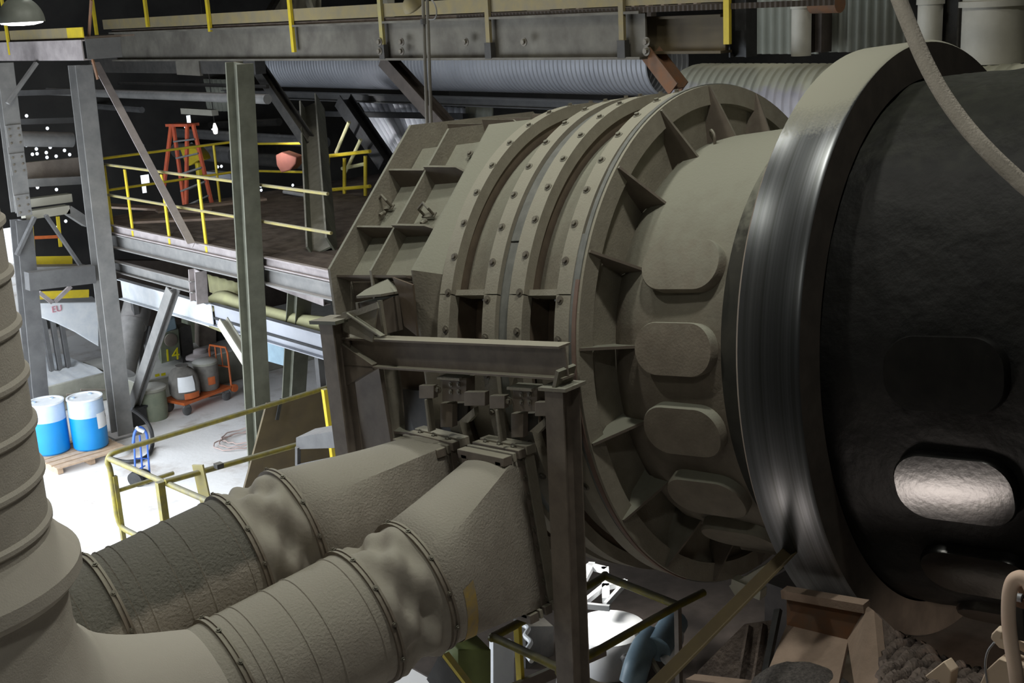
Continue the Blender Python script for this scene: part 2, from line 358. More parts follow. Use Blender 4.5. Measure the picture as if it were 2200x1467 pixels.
# ================================================================== ROTARY KILN
kiln=thing('rotary_kiln','huge rotating drum with a polished steel tyre, black shell and triangular gussets','kiln',KC)
b=MB(); b.klathe([(-.2,1.50),(-.1,1.56),(.0,1.63),(.06,1.66),(.2,1.68),(.6,1.695),(.97,1.718)],120)
b.build('shell_neck',m_kiln,kiln)
b=MB(); b.klathe([(.97,1.718),(1.0,1.72),(1.2,1.76),(1.34,1.9)],120)
b.build('shell_step',m_neckd,kiln)
b=MB(); b.klathe([(1.30,1.86),(1.36,1.93),(1.9,1.95)]+[(1.9+i*.12,1.955) for i in range(1,46)],150)
sh=b.build('shell',m_black,kiln)
tx=bpy.data.textures.new('crust','CLOUDS'); tx.noise_scale=.35; tx.noise_depth=4
md=sh.modifiers.new('crust','DISPLACE'); md.texture=tx; md.strength=.07; md.mid_level=.5
# tyre (riding ring): polished outside, grimy side faces
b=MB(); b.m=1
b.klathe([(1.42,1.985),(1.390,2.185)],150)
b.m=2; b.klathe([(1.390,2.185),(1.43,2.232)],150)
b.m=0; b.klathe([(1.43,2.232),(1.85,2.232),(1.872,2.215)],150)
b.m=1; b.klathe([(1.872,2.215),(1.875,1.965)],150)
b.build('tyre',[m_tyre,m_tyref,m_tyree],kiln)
# seal disc on the left of the neck: annulus, inner wall, back plate
b=MB(); b.klathe([(-.045,2.115),(.0,2.115),(.0,2.09),(.004,1.955),(-.03,1.95),(-.045,1.95)],120,closed_prof=True)
b.build('seal_ring',m_flange,kiln)
b=MB(); b.klathe([(-.045,1.952),(-.062,1.952),(-.065,1.94),(-.07,1.40)],120)
b.build('seal_back_plate',m_flange,kiln)
for t0,t1,m in((R(66),R(150),m_rubr),(-R(210),R(66),m_rubber)):
    b=MB(); b.klathe([(-.06,2.05),(-.06,2.125),(-.025,2.125),(-.025,2.05)],110,t0,t1,closed_prof=True); b.build('seal_lip',m,kiln)
b=MB()
t=.011
for z in(-t,t): pass
pl=[(.0,0.0,2.105),(.015,0,2.105),(.21,0,1.675),(-.0,0,1.64),(-.14,0,1.54),(-.145,0,1.60),(-.02,0,1.95),(0,0,1.955)]
b.prism([(p[0],-t,p[2]) for p in pl],(0,2*t,0)); gus_me=mesh_at_origin(b,'gusset',m_hoodd)
for k in range(18):
    th=R(20*k); er=KW*cos(th)+KU*sin(th); et=er.cross(KD)
    m=Matrix.Identity(4)
    for i in range(3): m[i][0]=KD[i]; m[i][1]=et[i]; m[i][2]=er[i]; m[i][3]=KC[i]
    put(gus_me,'gusset',kiln,m)
def pad(s0,s1,th,ht,r0,r1,m,rnd=.2):
    b=MB(); pts=[]; n=9; hs=(s1-s0)/2; ha=ht*r1; q=min(rnd,hs,ha)
    for cx,cy,a0 in((hs-q,ha-q,0),(-hs+q,ha-q,90),(-hs+q,-ha+q,180),(hs-q,-ha+q,270)):
        for i in range(n):
            a=R(a0+90*i/(n-1)); pts.append((cx+q*cos(a),cy+q*sin(a)))
    mid=(s0+s1)/2
    def rg(r,sc): return [KT(mid+x*sc,r,th+y*sc/r1) for x,y in pts]
    R_=[rg(r0,1),rg(r1-.02,1),rg(r1,.965)]+[rg(r1,k) for k in(.7,.4,.12)]
    b.loops(R_,True); b.build('wear_pad',m,kiln)
for d in(60,80,100,120,140,160): pad(.265,.95,R(d),R(6.3),1.66,1.80,m_pad,.19)
for d in(82,103,124,145): pad(2.33,3.09,R(d),R(6.6),1.93,2.03,m_black2,.2)
b=MB(); b.tube(catmull([KT(.12,1.66,R(6)),KT(.11,1.74,R(7)),KT(.16,1.78,R(9)),KT(.21,1.74,R(10.5)),KT(.2,1.66,R(11))],5),.013,8)
b.build('lifting_shackle',m_bolt,kiln)

# ================================================================== SEAL HOUSING + HOOD (stationary)
hood=thing('kiln_hood','dusty octagonal kiln hood with ribbed panels and bolted seal rings beside the gusseted drum','hood',KX(-2.2,0,-2.1))
JT=R(69)
def arc(name,prof,m,t0=-pi,t1=pi,n=110,closed=True):
    b=MB(); b.klathe(prof,n,t0,t1,closed); return b.build(name,m,hood)
FL=[(-1.50,-1.37),(-1.0,-.86),(-.73,-.58),(-.25,-.11)]
FLP=[]
for i,(s0,s1) in enumerate(FL):
    for t0,t1 in((JT+R(.12),JT+2*pi-R(.12)-R(150)),(JT-R(150),JT-R(.12))):
        FLP.append(arc('flange',[(s0,2.0),(s0,2.1),(s1,2.1),(s1,2.0)],m_flange,t0,t1,80))
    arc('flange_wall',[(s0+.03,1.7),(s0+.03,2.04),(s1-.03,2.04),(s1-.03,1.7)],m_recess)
for s0,s1 in((-1.375,-.995),(-.585,-.245)):
    # sheet in the recess above the joint, ledge at the joint, deep pocket below
    arc('recess_sheet',[(s0,1.88),(s0,1.91),(s0+.12,1.93),(s1-.1,2.01),(s1,2.02),(s1,1.98)],m_kiln,-R(120),R(67.6),70)
    arc('recess_ledge',[(s0,1.86),(s0,2.05),(s1,2.07),(s1,1.9)],m_flange,R(67.7),R(69),4)
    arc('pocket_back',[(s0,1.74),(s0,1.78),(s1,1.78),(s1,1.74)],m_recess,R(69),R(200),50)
    arc('pocket_plate',[(s0,1.80),(s0,1.94),(s1,1.94),(s1,1.80)],m_hood,R(81),R(150),40)
arc('strap',[(-.865,2.0),(-.865,2.055),(-.725,2.055),(-.725,2.0)],m_rubber,R(57),R(230),80)
arc('strap',[(-.865,2.0),(-.865,2.06),(-.725,2.06),(-.725,2.0)],m_rubber,-R(120),R(56.6),80)
arc('edge_strap',[(-.115,1.99),(-.115,2.095),(-.075,2.10),(-.062,2.09),(-.062,1.99)],m_rubber,R(56),R(240),90)
arc('edge_strap',[(-.115,1.99),(-.115,2.085),(-.075,2.09),(-.062,2.08),(-.062,1.99)],m_rubber,-R(120),R(40),90)
for i,(s0,s1) in enumerate(FL):
    for k in range(19):
        th=R(-38+8.2*k+(i%2)*1.5); s=(s0+s1)/2+(.03 if i%2==0 else -.03)
        put(bolt_me,'bolt',FLP[2*i+(1 if th<JT else 0)],frame_m(KT(s,2.1,th),KW*cos(th)+KU*sin(th),KD))
# octagonal body in (s, r, theta)
TH=[-24,21,64,112,157,203,247,291]
def octo(s,r): return [KT(s,r,R(t)) for t in TH]
def ring_r(s,f): return octo(s,f)
b=MB(); b.loops([octo(-2.74,1.9),octo(-2.74,2.02),octo(-1.8,2.02),octo(-1.55,1.97)],False)
b.build('panel_shell',m_kiln,hood)
def frame_oct(name,s0,s1,ri,ro,m):
    b=MB(); a=[octo(s0,ri),octo(s0,ro),octo(s1,ro),octo(s1,ri),octo(s0,ri)]; b.loops(a,False); return b.build(name,m,hood)
frame_oct('edge_rib',-2.78,-2.75,1.85,2.27,m_hood)
frame_oct('middle_rib',-2.315,-2.29,2.0,2.19,m_hood)
b=MB(); b.loops([octo(-1.80,1.95),octo(-1.80,2.18),octo(-1.775,2.18),octo(-1.5,2.0)],False); b.build('side_wall',m_hood,hood)
def P8(s,r,i,f):
    return KT(s,r,R(TH[i]))*(1-f)+KT(s,r,R(TH[i+1]))*f
for i,fs in((0,(.3,.72)),(1,(.30,.70))):
    for f in fs:
        n=(KT(0,1,R(TH[i]))+KT(0,1,R(TH[i+1])))/2-KC; n.normalize()
        d=(KT(0,1,R(TH[i+1]))-KT(0,1,R(TH[i]))).normalized()
        for s0,s1,cut in((-2.75,-2.315,0),(-2.29,-1.79,.12)):
            p=P8(s0,1.99,i,f); q=P8(s1,1.99,i,f); r0=P8(s0,2.24,i,f); r1=P8(s1,2.20,i,f)
            dd=d*.02
            poly=[p,q,r1+(p-r0)*.45*(1 if cut else 0),r1-(q-p).normalized()*cut,r0]
            b=MB(); b.prism(poly,dd); b.build('cross_rib',m_hoodd,hood)
# lower near-side face: horizontal frame and window ribs
for i,fs in((2,(.02,.8)),):
    for f in fs:
        n=(KT(0,1,R(TH[i]))+KT(0,1,R(TH[i+1])))/2-KC; d=(KT(0,1,R(TH[i+1]))-KT(0,1,R(TH[i]))).normalized()
        p=P8(-2.75,2.04,i,f);q=P8(-1.89,2.04,i,f);r0=P8(-2.75,2.2,i,f);r1=P8(-1.89,2.16,i,f)
        b=MB(); b.prism([p,q,r1,r0],d*.02); b.build('cross_rib',m_hoodd,hood)
# nozzle box sticking out of the near face
def A3(s,a,bb): return KX(s,a,bb)
Fq=[AK(x,y,2.28) for x,y in((768,650),(816,646),(826,718),(776,714))]; Bq=[AK(x,y,1.95) for x,y in((806,640),(857,634),(866,708),(816,716))]
b=MB(); b.hexa([Fq[3],Fq[2],Bq[2],Bq[3],Fq[0],Fq[1],Bq[1],Bq[0]]); b.build('nozzle_box',m_hoodd,hood)
Cq=[AK(766,641,2.31),AK(818,637,2.31),AK(858,630,1.93),AK(836,600,1.9),AK(784,628,2.0)]
b=MB(); b.prism(Cq,KW*.02); b.build('nozzle_cover',m_hood,hood)
b=MB(); b.bar(AK(816,645,2.3),AK(827,720,2.3),.03,.03,KU); b.bar(AK(768,650,2.3),AK(776,714,2.3),.03,.02,KU); b.build('nozzle_flange',m_hood,hood)
b=MB(); b.prism([AK(843,596,2.05),AK(886,612,2.1),AK(896,722,2.08),AK(868,700,2.05),AK(857,634,2.05)],-KU*.02); b.build('rib_plate',m_recess,hood)  # darker steel stands in for the shade on this face
# lifting lugs and studs on the sloped panel
for px,py in((833,445),(922,462)):
    v=ray(px,py); i=1; n=((KT(0,1,R(TH[1]))+KT(0,1,R(TH[2])))/2-KC); n=(n-KD*n.dot(KD)).normalized(); p0=KT(-2.3,2.06,R(TH[1]))
    P=CAM+v*((p0-CAM).dot(n)/v.dot(n)); b=MB(); d=KD*.06
    dn=((KT(0,1,R(TH[2]))-KT(0,1,R(TH[1])))).normalized()
    b.tube([P-d,P-d+n*.09,P+n*.12+dn*-.04,P+d+n*.09,P+d],.013,8); b.bar(P-d*1.3,P+d*1.3,.05,.012,n); b.tube([P+dn*.06,P+dn*.12+n*.03],.018,8); b.build('lifting_lug',m_bolt,hood)
for px,py in((900,297),(868,335),(958,297),(825,402),(737,540),(1065,287),(1010,330)):
    v=ray(px,py); n=((KT(0,1,R(TH[1]))+KT(0,1,R(TH[2])))/2-KC); n=(n-KD*n.dot(KD)).normalized(); p0=KT(-2.3,2.06,R(TH[1]))
    P=CAM+v*((p0-CAM).dot(n)/v.dot(n)); put(bolt_me,'bolt',hood,frame_m(P,n,KD))
# lower casing below the beam
for s0,s1,a,b0,b1,m in((-2.76,-2.3,2.05,-2.2,.15,m_hoodd),(-2.26,-1.55,1.85,-2.2,.1,m_recess)):
    b=MB(); b.hexa([A3(s0,1.2,b0),A3(s1,1.2,b0),A3(s1,a,b0),A3(s0,a,b0),A3(s0,1.2,b1),A3(s1,1.2,b1),A3(s1,a,b1),A3(s0,a,b1)]); b.build('lower_casing',m,hood)
b=MB(); b.prism([A3(-2.2,1.9,-.1),A3(-1.6,1.9,-.1),A3(-1.6,2.2,-1.6),A3(-2.2,2.1,-1.6)],KD*.02+KU*.02); b.build('apron_plate',m_dark,hood)

# ================================================================== SUPPORT FRAME IN FRONT OF THE SEALS
fr=thing('steel_frame','brown steel portal frame with wide beam standing before the seal rings','steel frame',KX(-1.2,2.3,-4.1))
a=2.3
b=MB(); b.ibeam(KX(-2.42,a,.335),KX(.06,a,.335),.25,.14,.016,KW); b.build('beam',m_frame,fr)
b=MB(); b.prism([KX(-2.46,a+.07,.46),KX(-2.42,a+.07,.05),KX(-2.36,a+.07,.05),KX(-2.2,a+.07,.12),KX(-2.0,a+.07,.2),KX(-2.0,a+.07,.24)],-KU*.1); b.build('end_bracket',m_frame,fr)
p0=AK(1208,832,a); p1=AK(1232,1467,a); p1=p0+(p1-p0)*1.9
b=MB(); b.ibeam(p0,p1,.2,.17,.014,KU); b.build('post',m_frame,fr)
b=MB(); b.box(p0+KW*.012,(.26,.24,.025),(KD,KU,KW)); b.build('cap_plate',m_hood,fr)
q0=AK(716,690,2.42); q1=AK(752,985,2.42); q1=q0+(q1-q0)*3.0
b=MB(); b.ibeam(q0,q1,.17,.17,.014,KU); b.build('post',m_frame,fr)
b=MB(); b.box(q0+KW*.012,(.34,.24,.03),(KD,KU,KW)); b.build('cap_plate',m_olive,fr)
b=MB(); b.bar(q0+KW*.0,AK(812,655,2.42),.05,.012,KU); b.prism([AK(735,672,2.4),AK(812,655,2.4),AK(800,735,2.4),AK(738,712,2.4)],-KU*.012); b.bar(AK(748,672,2.42),AK(822,722,2.42),.012,.05,KU); b.build('corner_gusset',m_hood,fr)
b=MB(); b.bar(AK(1216,790,a),AK(1206,835,a),.03,.2,KU); b.build('end_plate',m_hood,fr)

# ================================================================== SEAL TENSIONERS (clamps and counterweights above the duct ends)
def tensioner(dx,dy,label,k):
    o=AK(985+dx,880+dy,2.3); t_=thing('seal_tensioner',label,'tensioner',o-KW*.25,'seal tensioners above the dust ducts')
    def q(px,py,a=2.3): return AK(px+dx,py+dy,a)
    def plate(name,x0,y0,x1,y1,a,th,m):
        A_=q(x0,y0,a);B_=q(x1,y0,a);C_=q(x1,y1,a);D_=q(x0,y1,a); b=MB(); b.prism([A_,B_,C_,D_],-KU*th); return b.build(name,m,t_,bevel=.004)
    plate('clamp_block',950,812,1002,862,2.32,.1,m_hoodd)
    b=MB(); b.box(q(976,809,2.28),(.25,.14,.02),(KD,KU,KW)); b.build('clamp_cap',m_hood,t_)
    for x in(968,985):
        for y in(826,842): put(bolt_me,'bolt',t_,frame_m(q(x,y,2.325),KU,KW)@Matrix.Scale(.6,4))
    plate('bracket_plate',900,828,932,856,2.36,.05,m_frame)
    plate('bracket_plate',997,842,1042,872,2.36,.05,m_frame)
    for x in(930,941): put(bolt_me,'bolt',t_,frame_m(q(x,836+k,2.33),KU,KW))
    plate('link',946,866,972,918,2.28,.06,m_frame)
    plate('link',975,866,994,905,2.2,.06,m_dark)
    b=MB(); b.prism([q(985,905,2.3),q(1018,876,2.3),q(1020,892,2.3),q(1005,908,2.3)],-KU*.05); b.build('wedge_plate',m_hood,t_)
    b=MB(); b.bar(q(920,856,2.34),q(928,925,2.34),.02,.07,KU); b.build('hanger_strap',m_hood,t_)
tensioner(0,0,'rusty clamp and hanger links above the far dust duct end',0)
tensioner(152,22,'rusty clamp and hanger links above the near dust duct end, by the brown post',3)

# ================================================================== DUST DUCTS
DA=V((-1,.10,-.165)).normalized()
def duct(name,label,p0,bands,rr,end,rect_pts,dusty,stain=False):
    """bands: distances along the axis of flange rings; rect end given by its four corners"""
    d=thing(name,label,'duct',p0+DA*2-V((0,0,.5)),'dust ducts running to the ribbed riser')
    u=DA.cross(V((0,0,1))).normalized(); w_=u.cross(DA).normalized()
    if w_.z<0: w_=-w_
    def circ(t,r,n=48,wob=0):
        return [p0+DA*t+(w_*cos(2*pi*k/n)+u*sin(2*pi*k/n))*(r+(wob*(sin(5*2*pi*k/n+t*9)+.7*sin(3*2*pi*k/n-t*14)) if wob else 0)) for k in range(n)]
    n=48; tl,tr,br,bl=[V(q) for q in rect_pts]  # matching angle order: find start at top centre going towards +u
    if (tr-tl).dot(u)<0: tl,tr,br,bl=tr,tl,bl,br
    per=[(tl+tr)/2,tr,br,bl,tl,(tl+tr)/2]; rect=[]
    ang=[0,math.pi/4,3*pi/4,5*pi/4,7*pi/4,2*pi]
    for k in range(n):
        a_=2*pi*k/n
        for j in range(5):
            if ang[j]<=a_<ang[j+1]+1e-9:
                f=(a_-ang[j])/(ang[j+1]-ang[j]); rect.append(per[j]*(1-f)+per[j+1]*f); break
    t1=bands[0]; c1=circ(t1,rr)
    rings=[[rect[k]*(1-f)+c1[k]*f for k in range(n)] for f in(0,.25,.5,.75,1)]
    b=MB(); b.loops(rings,False); b.build('transition',m_duct,d,solid=.012,sharp=28)
    if stain:
        b=MB(); b.loops([[rings[3][k]*(1-f)+rings[4][k]*f+(circ(t1,rr+.012)[k]-c1[k]) for k in range(25,38)] for f in(.05,.25,.5)],False,False); b.build('worn_yellow_band',m_yellowstain,d)
    # rectangular bolted flange
    ctr=(tl+tr+br+bl)/4; fx=(tr-tl).normalized(); fz=(tl-bl).normalized(); fn=fx.cross(fz).normalized()
    W=(tr-tl).length; H=(tl-bl).length
    for off,m,tk in((.02,m_flange,.10),(-.07,m_frame,.07),(-.14,m_flange,.03),(-.21,m_frame,.09)):
        b=MB()
        for sx,sz,ww,hh in((0,H/2,W+.14,.07),(0,-H/2,W+.14,.07),(W/2,0,.07,H),(-W/2,0,.07,H)):
            b.box(ctr+fx*sx+fz*sz-DA*off,(ww,hh,tk),(fx,fz,fn))
        q_=b.build('end_flange',m,d,bevel=.005); ef=q_ if off==.02 else ef
    efl=ef
    for k in range(9):
        z=-H/2+H*(k+.5)/9; put(bolt_me,'bolt',efl,frame_m(ctr-u*0+fx*((W/2+.02)*(1 if (fx.y<0) else -1))+fz*z+DA*.05,DA,fz))
    for k in range(3): put(bolt_me,'bolt',efl,frame_m(ctr+fx*(W*(k-1)*.4)+fz*(H/2+.03)+DA*.05,DA,fz))
    def band(t,r=rr,wd=.05):
        b=MB(); b.loops([circ(t-wd/2,r-.02),circ(t-wd/2,r+.028),circ(t-wd*.15,r+.028),circ(t-wd*.1,r+.016),circ(t+wd*.1,r+.016),circ(t+wd*.15,r+.026),circ(t+wd/2,r+.026),circ(t+wd/2,r-.02)],False); cr=b.build('clamp_ring',m_band,d)
        for k in range(6): put(bolt_me,'bolt',cr,frame_m(p0+DA*t+(w_*cos(k*.55-.9)+u*(-1 if u.y>0 else 1)*sin(k*.55-.9))*(r+.03),w_*cos(k*.55-.9)+u*(-1 if u.y>0 else 1)*sin(k*.55-.9),DA)@Matrix.Scale(.6,4))
    for t in bands: band(t)
    # crumpled flexible sleeve between the first two rings
    b=MB(); K=26; n=64; rg=[]
    for i in range(K+1):
        t=bands[0]+(bands[1]-bands[0])*i/K; f=sin(pi*i/K); row=[]
        for k in range(n):
            a_=2*pi*k/n
            dr=f*(.036*sin(3*a_+6*t+1.3*stain)+.04*sin(5*a_-16*t+stain)+.026*sin(8*a_+23*t)-.035)
            row.append(p0+DA*t+(w_*cos(a_)+u*sin(a_))*(rr+.005+dr))
        rg.append(row)
    b.loops(rg,False); b.build('flexible_sleeve',m_sleeve,d)
    # spiral-seamed pipe
    prof=[]; t=bands[1]
    k=0
    while t<end:
        prof+= [(t,rr)] if k==0 else [(t-.008,rr),(t-.003,rr+.007),(t+.003,rr+.007),(t+.008,rr)]
        t+=(.1,.31,.17,.24)[k%4]; k+=1
    prof.append((end,rr)); n=64
    b=MB(); b.loops([circ(t,r,n) for t,r in prof],False); b.build('pipe',m_ductd if dusty else m_duct,d)
    return d
YC=.0
def rp(px,py,x): return PX(px,py,x)
e1=[V((6.0,7.87,3.55)),V((6.0,7.42,3.58)),V((6.0,7.27,2.55)),V((6.0,7.72,2.52))]
e2=[V((6.0,7.03,3.66)),V((6.0,6.63,3.70)),V((6.0,6.42,2.47)),V((6.0,6.82,2.43))]
duct('dust_duct','dust-caked round grey duct, the far one, in front of the yellow guard rail',V((6.0,7.50,3.46)),(1.50,1.95,2.95),.485,3.9,e1,True)
duct('dust_duct','near dusty round duct with dented sleeve and worn yellow band by the brown post',V((6.0,6.55,3.13)),(1.12,1.58,2.60),.485,2.75,e2,False,True)

# ribbed riser with collar, hopper body and the elbow taking the near duct
HX,HY=1.72,6.98
rs=thing('ribbed_riser','large vertical ribbed grey duct with dusty collar at the left edge','duct',(HX,HY,2.0))
HR=.74
prof=[]; z=8.6
zs=4.22
b=MB(); prof=[(zs,HR)]
zz=zs+.12
while zz<8.6:
    prof+=[(zz-.03,HR),(zz-.012,HR+.022),(zz+.012,HR+.022),(zz+.03,HR)]; zz+=.28
prof.append((8.6,HR)); b.lathe((HX,HY,0),(0,0,1),prof,72); b.build('riser_pipe',m_hdr,rs)
b=MB(); b.lathe((HX,HY,0),(0,0,1),[(3.95,HR+.02),(3.97,HR+.10),(4.02,HR+.14),(4.10,HR+.14),(4.15,HR+.09),(4.26,HR+.0)],72); b.build('collar',m_hdr,rs)
b=MB(); b.lathe((HX,HY,0),(0,0,1),[(3.97,HR+.04),(3.50,HR+.04),(3.49,HR+.055),(3.46,HR+.055),(3.45,HR+.04),(3.2,HR+.04)],72); b.build('lower_band',m_hdr,rs)
# elbow: sweep from the near duct up into the riser
d0=V((6.0,6.55,3.13))+DA*2.72
b=MB(); n=56; rg=[]
P0=d0; P1=d0+DA*.45; P3=V((HX,HY,3.75)); P2=V((HX+.05,HY,2.45))
for i in range(25):
    t=i/24; c=P0*(1-t)**3+P1*3*t*(1-t)**2+P2*3*t*t*(1-t)+P3*t**3
    d=((P1-P0)*3*(1-t)**2+(P2-P1)*6*t*(1-t)+(P3-P2)*3*t*t).normalized()
    sd=V((-DA.y,DA.x,0)).normalized(); up=d.cross(sd).normalized(); r=.49+(HR+.03-.49)*min(1,t*1.9)
    rg.append([c+(up*cos(2*pi*k/n)+sd*sin(2*pi*k/n))*r for k in range(n)])
b.loops(rg,False); b.build('elbow',m_hdr,rs)
# ================================================================== STEELWORK, LEFT HALF
def member(name,label,cat,p0,p1,shape,dims,m,up=(0,0,1),group=None,off=(0,0)):
    b=MB()
    if shape=='I': b.ibeam(p0,p1,*dims,up=up)
    elif shape=='C': b.chan(p0,p1,*dims,up=up)
    elif shape=='L': b.angle(p0,p1,*dims,up=up)
    elif shape=='B': b.bar(p0,p1,*dims,up=up,off=off)
    elif shape=='T': b.tube([p0,p1],dims[0],14)
    return tag(b.build(name,m),label,cat,group)
# columns
def column(label,p0,p1,h,w,m,base=True,up=(0,1,0)):
    t=thing('steel_column',label,'column',p0,'steel columns')
    b=MB(); b.ibeam(p0,p1,h,w,.028,up=up); b.build('shaft',m,t)
    if base: b=MB(); b.box(V(p0)+V((0,0,.02)),(w+.2,h+.2,.04)); b.build('base_plate',m,t)
    return t
colA=column('grey column nearest the ribbed riser, left of the blue drums',V((7.48,20.62,0)),PY(46,478,20.62)+V((0,0,.05)),.28,.27,m_greyd)
colB=column('wide dusty grey column right behind the blue drums',V((8.70,20.1,0)),PY(172,140,20.1),.30,.29,m_grey)
cb=PX(556,922,8.9); ct_=PX(514,135,8.9); cb=ct_+(cb-ct_)*((ct_.z)/(ct_.z-cb.z))
colC=column('tall olive column in the middle of the mezzanine rail',cb,ct_,.30,.26,m_olive)
colD=column('olive column standing on the mezzanine deck just right of the salmon guard',PZ(692,540,3.66),PX(670,225,12.9),.34,.34,m_olive,False)
member('steel_column','olive inclined leg right of the tall middle column, below the mezzanine, behind the brown plate','column',PX(628,905,10.0),PX(646,590,10.0),'I',(.27,.27),m_olive,up=(0,1,0),group='steel columns')
t=thing('bolted_leg','slim light grey bolted leg with splice plates below the lamp','column',PY(42,455,20.15))
p0=PY(46,455,20.15); p1=PY(6,135,20.15)
b=MB(); b.ibeam(p0,p1,.2,.26,.02,up=(0,1,0)); b.build('shaft',m_grey,t)
for f in(.05,.33,.52):
    c=p0*(1-f)+p1*f; b=MB(); b.box(c-V((0,.115,0)),(.24,.02,.34)); spl=b.build('splice_plate',m_grey,t)
    for dx in(-.09,.09):
        for dz in(-.11,.0,.11): put(bolt_me,'bolt',spl,frame_m(c+V((dx*.8,-.125,dz)),(0,-1,0))@Matrix.Scale(.6,4))
member('cross_beam','dark grey deep beam joining the two columns above the blue drums','beam',PY(58,604,20.2),PY(200,588,20.2),'B',(.2,.30),m_greyd)
member('angle_brace','long brown angle brace slanting from the upper walkway to the mezzanine beam','brace',PX(203,140,8.9),PX(408,528,8.9),'L',(.13,),m_rose,up=(0,1,.6))
member('angle_brace','light grey channel brace slanting down left below the mezzanine','brace',PX(372,620,9.15),PX(284,880,9.15),'I',(.16,.17),m_grey,up=(1,.2,0))
member('angle_brace','pale green brace slanting down right below the mezzanine to the olive column','brace',PX(478,690,9.3),PX(556,812,9.3),'I',(.15,.16),m_pale,up=(1,0,0))
member('angle_brace','small steel brace leaning left beside the bolted leg, under the yellow toe strip','brace',PY(74,466,20.4),PY(36,548,20.4),'B',(.05,.1),m_greyd,up=(0,1,0))
member('angle_brace','thin steel brace slanting right down onto the dark cross beam','brace',PY(98,462,20.4),PY(174,572,20.4),'B',(.05,.09),m_greyd,up=(0,1,0))
member('angle_brace','thin strut leaning up from the light grey bolted leg to the lamp walkway','brace',PY(16,222,20.0),PY(78,135,20.0),'B',(.05,.1),m_grey,up=(0,1,0))
member('angle_brace','dark brace slanting behind the olive column from the main walkway to the far post','brace',PX(548,135,12),PX(668,312,12),'I',(.2,.2),m_dark,up=(1,0,0))
member('angle_brace','black heavy brace in front of the sloped corrugated panel','brace',PX(737,215,14),PX(832,352,14),'I',(.28,.28),m_blackr,up=(1,0,0))
member('angle_brace','dark brown brace slanting from the main walkway behind the hanging conduit','brace',PX(830,128,11.3),PX(985,300,11.3),'I',(.22,.2),m_brn,up=(1,0,0))
member('angle_brace','short brown and orange brace under the right end of the main walkway','brace',PX(1398,112,11.2),PX(1458,190,11.2),'I',(.2,.18),m_rust,up=(1,0,0))
# mezzanine
mz=thing('mezzanine','brown decked mezzanine carried on pale steel beams','platform',(11.5,16.5,0))
b=MB()
for lo,hi in(((9.12,13.2),(15.5,19.85)),((9.12,20.5),(15.5,21.2)),((9.12,19.85),(12.68,20.5)),((13.28,19.85),(15.5,20.5))): b.bb((*lo,3.60),(*hi,3.66))
b.build('deck',m_deck,mz)
b=MB(); b.chan((9.08,13.0,3.60),(9.08,20.95,3.60),.15,.07,.02); b.build('edge_channel',m_rose,mz)
b=MB(); b.ibeam((9.15,13.2,3.385),(9.15,20.95,3.385),.25,.2,.02); b.build('edge_beam',m_grey,mz)
b=MB(); b.bb((9.2,20.7,3.3),(15.5,20.9,3.58)); b.build('end_beam',m_greyd,mz)
for y in(14.5,16.5,18.5): b=MB(); b.bb((9.2,y-.08,3.32),(15.5,y+.08,3.58)); b.build('joist',m_greyd,mz)
rr=random.Random(5)
for k,(px,py,w_,l_) in enumerate(((330,447,.3,2.6),(420,470,.25,2.2),(455,440,.28,2.0))):
    p=PZ(px,py,3.68); b=MB(); b.box(p,(w_,l_,.04),((cos(.3+k*.5),sin(.3+k*.5),0),(-sin(.3+k*.5),cos(.3+k*.5),0),(0,0,1)))
    tag(b.build('loose_plank',m_tray),('dusty plank lying on the deck behind the long brown brace','dusty plank lying at the foot of the orange ladder','dusty plank on the deck nearest the olive column')[k],'plank','planks on the mezzanine deck')
member('stringer_beam','pale steel beam directly below the mezzanine edge beam','beam',V((9.1,17.55,2.93)),V((9.1,20.6,2.93)),'C',(.19,.1),m_grey)
member('stub_post','short pale and brown post joining the two beams below the mezzanine','post',PX(428,648,9.15),PX(424,580,9.15),'I',(.22,.2),m_rose,up=(0,1,0))
cv=thing('belt_conveyor','long conveyor with broad white-lit side plates below the mezzanine','conveyor',(9.7,18,1.4))
for (y0,y1,m,dx) in((18.1,21.4,m_white,0),(14.6,18.1,m_galv,.05)):
    b=MB(); b.chan((9.6+dx,y0,2.29),(9.6+dx,y1,2.29),.38,.1); b.build('side_plate',m,cv)
b=MB(); b.bb((9.66,14.6,2.2),(9.84,21.4,2.24)); b.build('belt',m_blackr,cv)
for y in(15.2,21.2):
    for x in(9.75,): b=MB(); b.bar((x,y,0),(x,y,2.2),.1,.1); b.build('leg',m_greyd,cv)
b=MB(); b.corr(PX(447,590,10.4),PX(530,612,10.4),PX(452,628,10.3),PX(530,655,10.3),5,.02,(1,0,0),3); tag(b.build('insulation_blanket',m_ltyel,solid=.05),'pale yellow blanket hanging under the mezzanine, left of the olive column','blanket')
b=MB(); pts=[PX(x,y,10.0) for x,y in((450,655),(480,640),(520,655),(560,670),(640,690),(700,698))]
b.tube(catmull(pts),.13,10); tag(b.build('insulated_pipe',m_ltyel),'pale yellow wrapped pipe running behind the olive columns below the mezzanine','pipe')
b=MB(); b.bar(PX(575,735,10.2),PX(640,752,10.2),.1,.62); b.build('side_panel',m_bluegrey,cv)
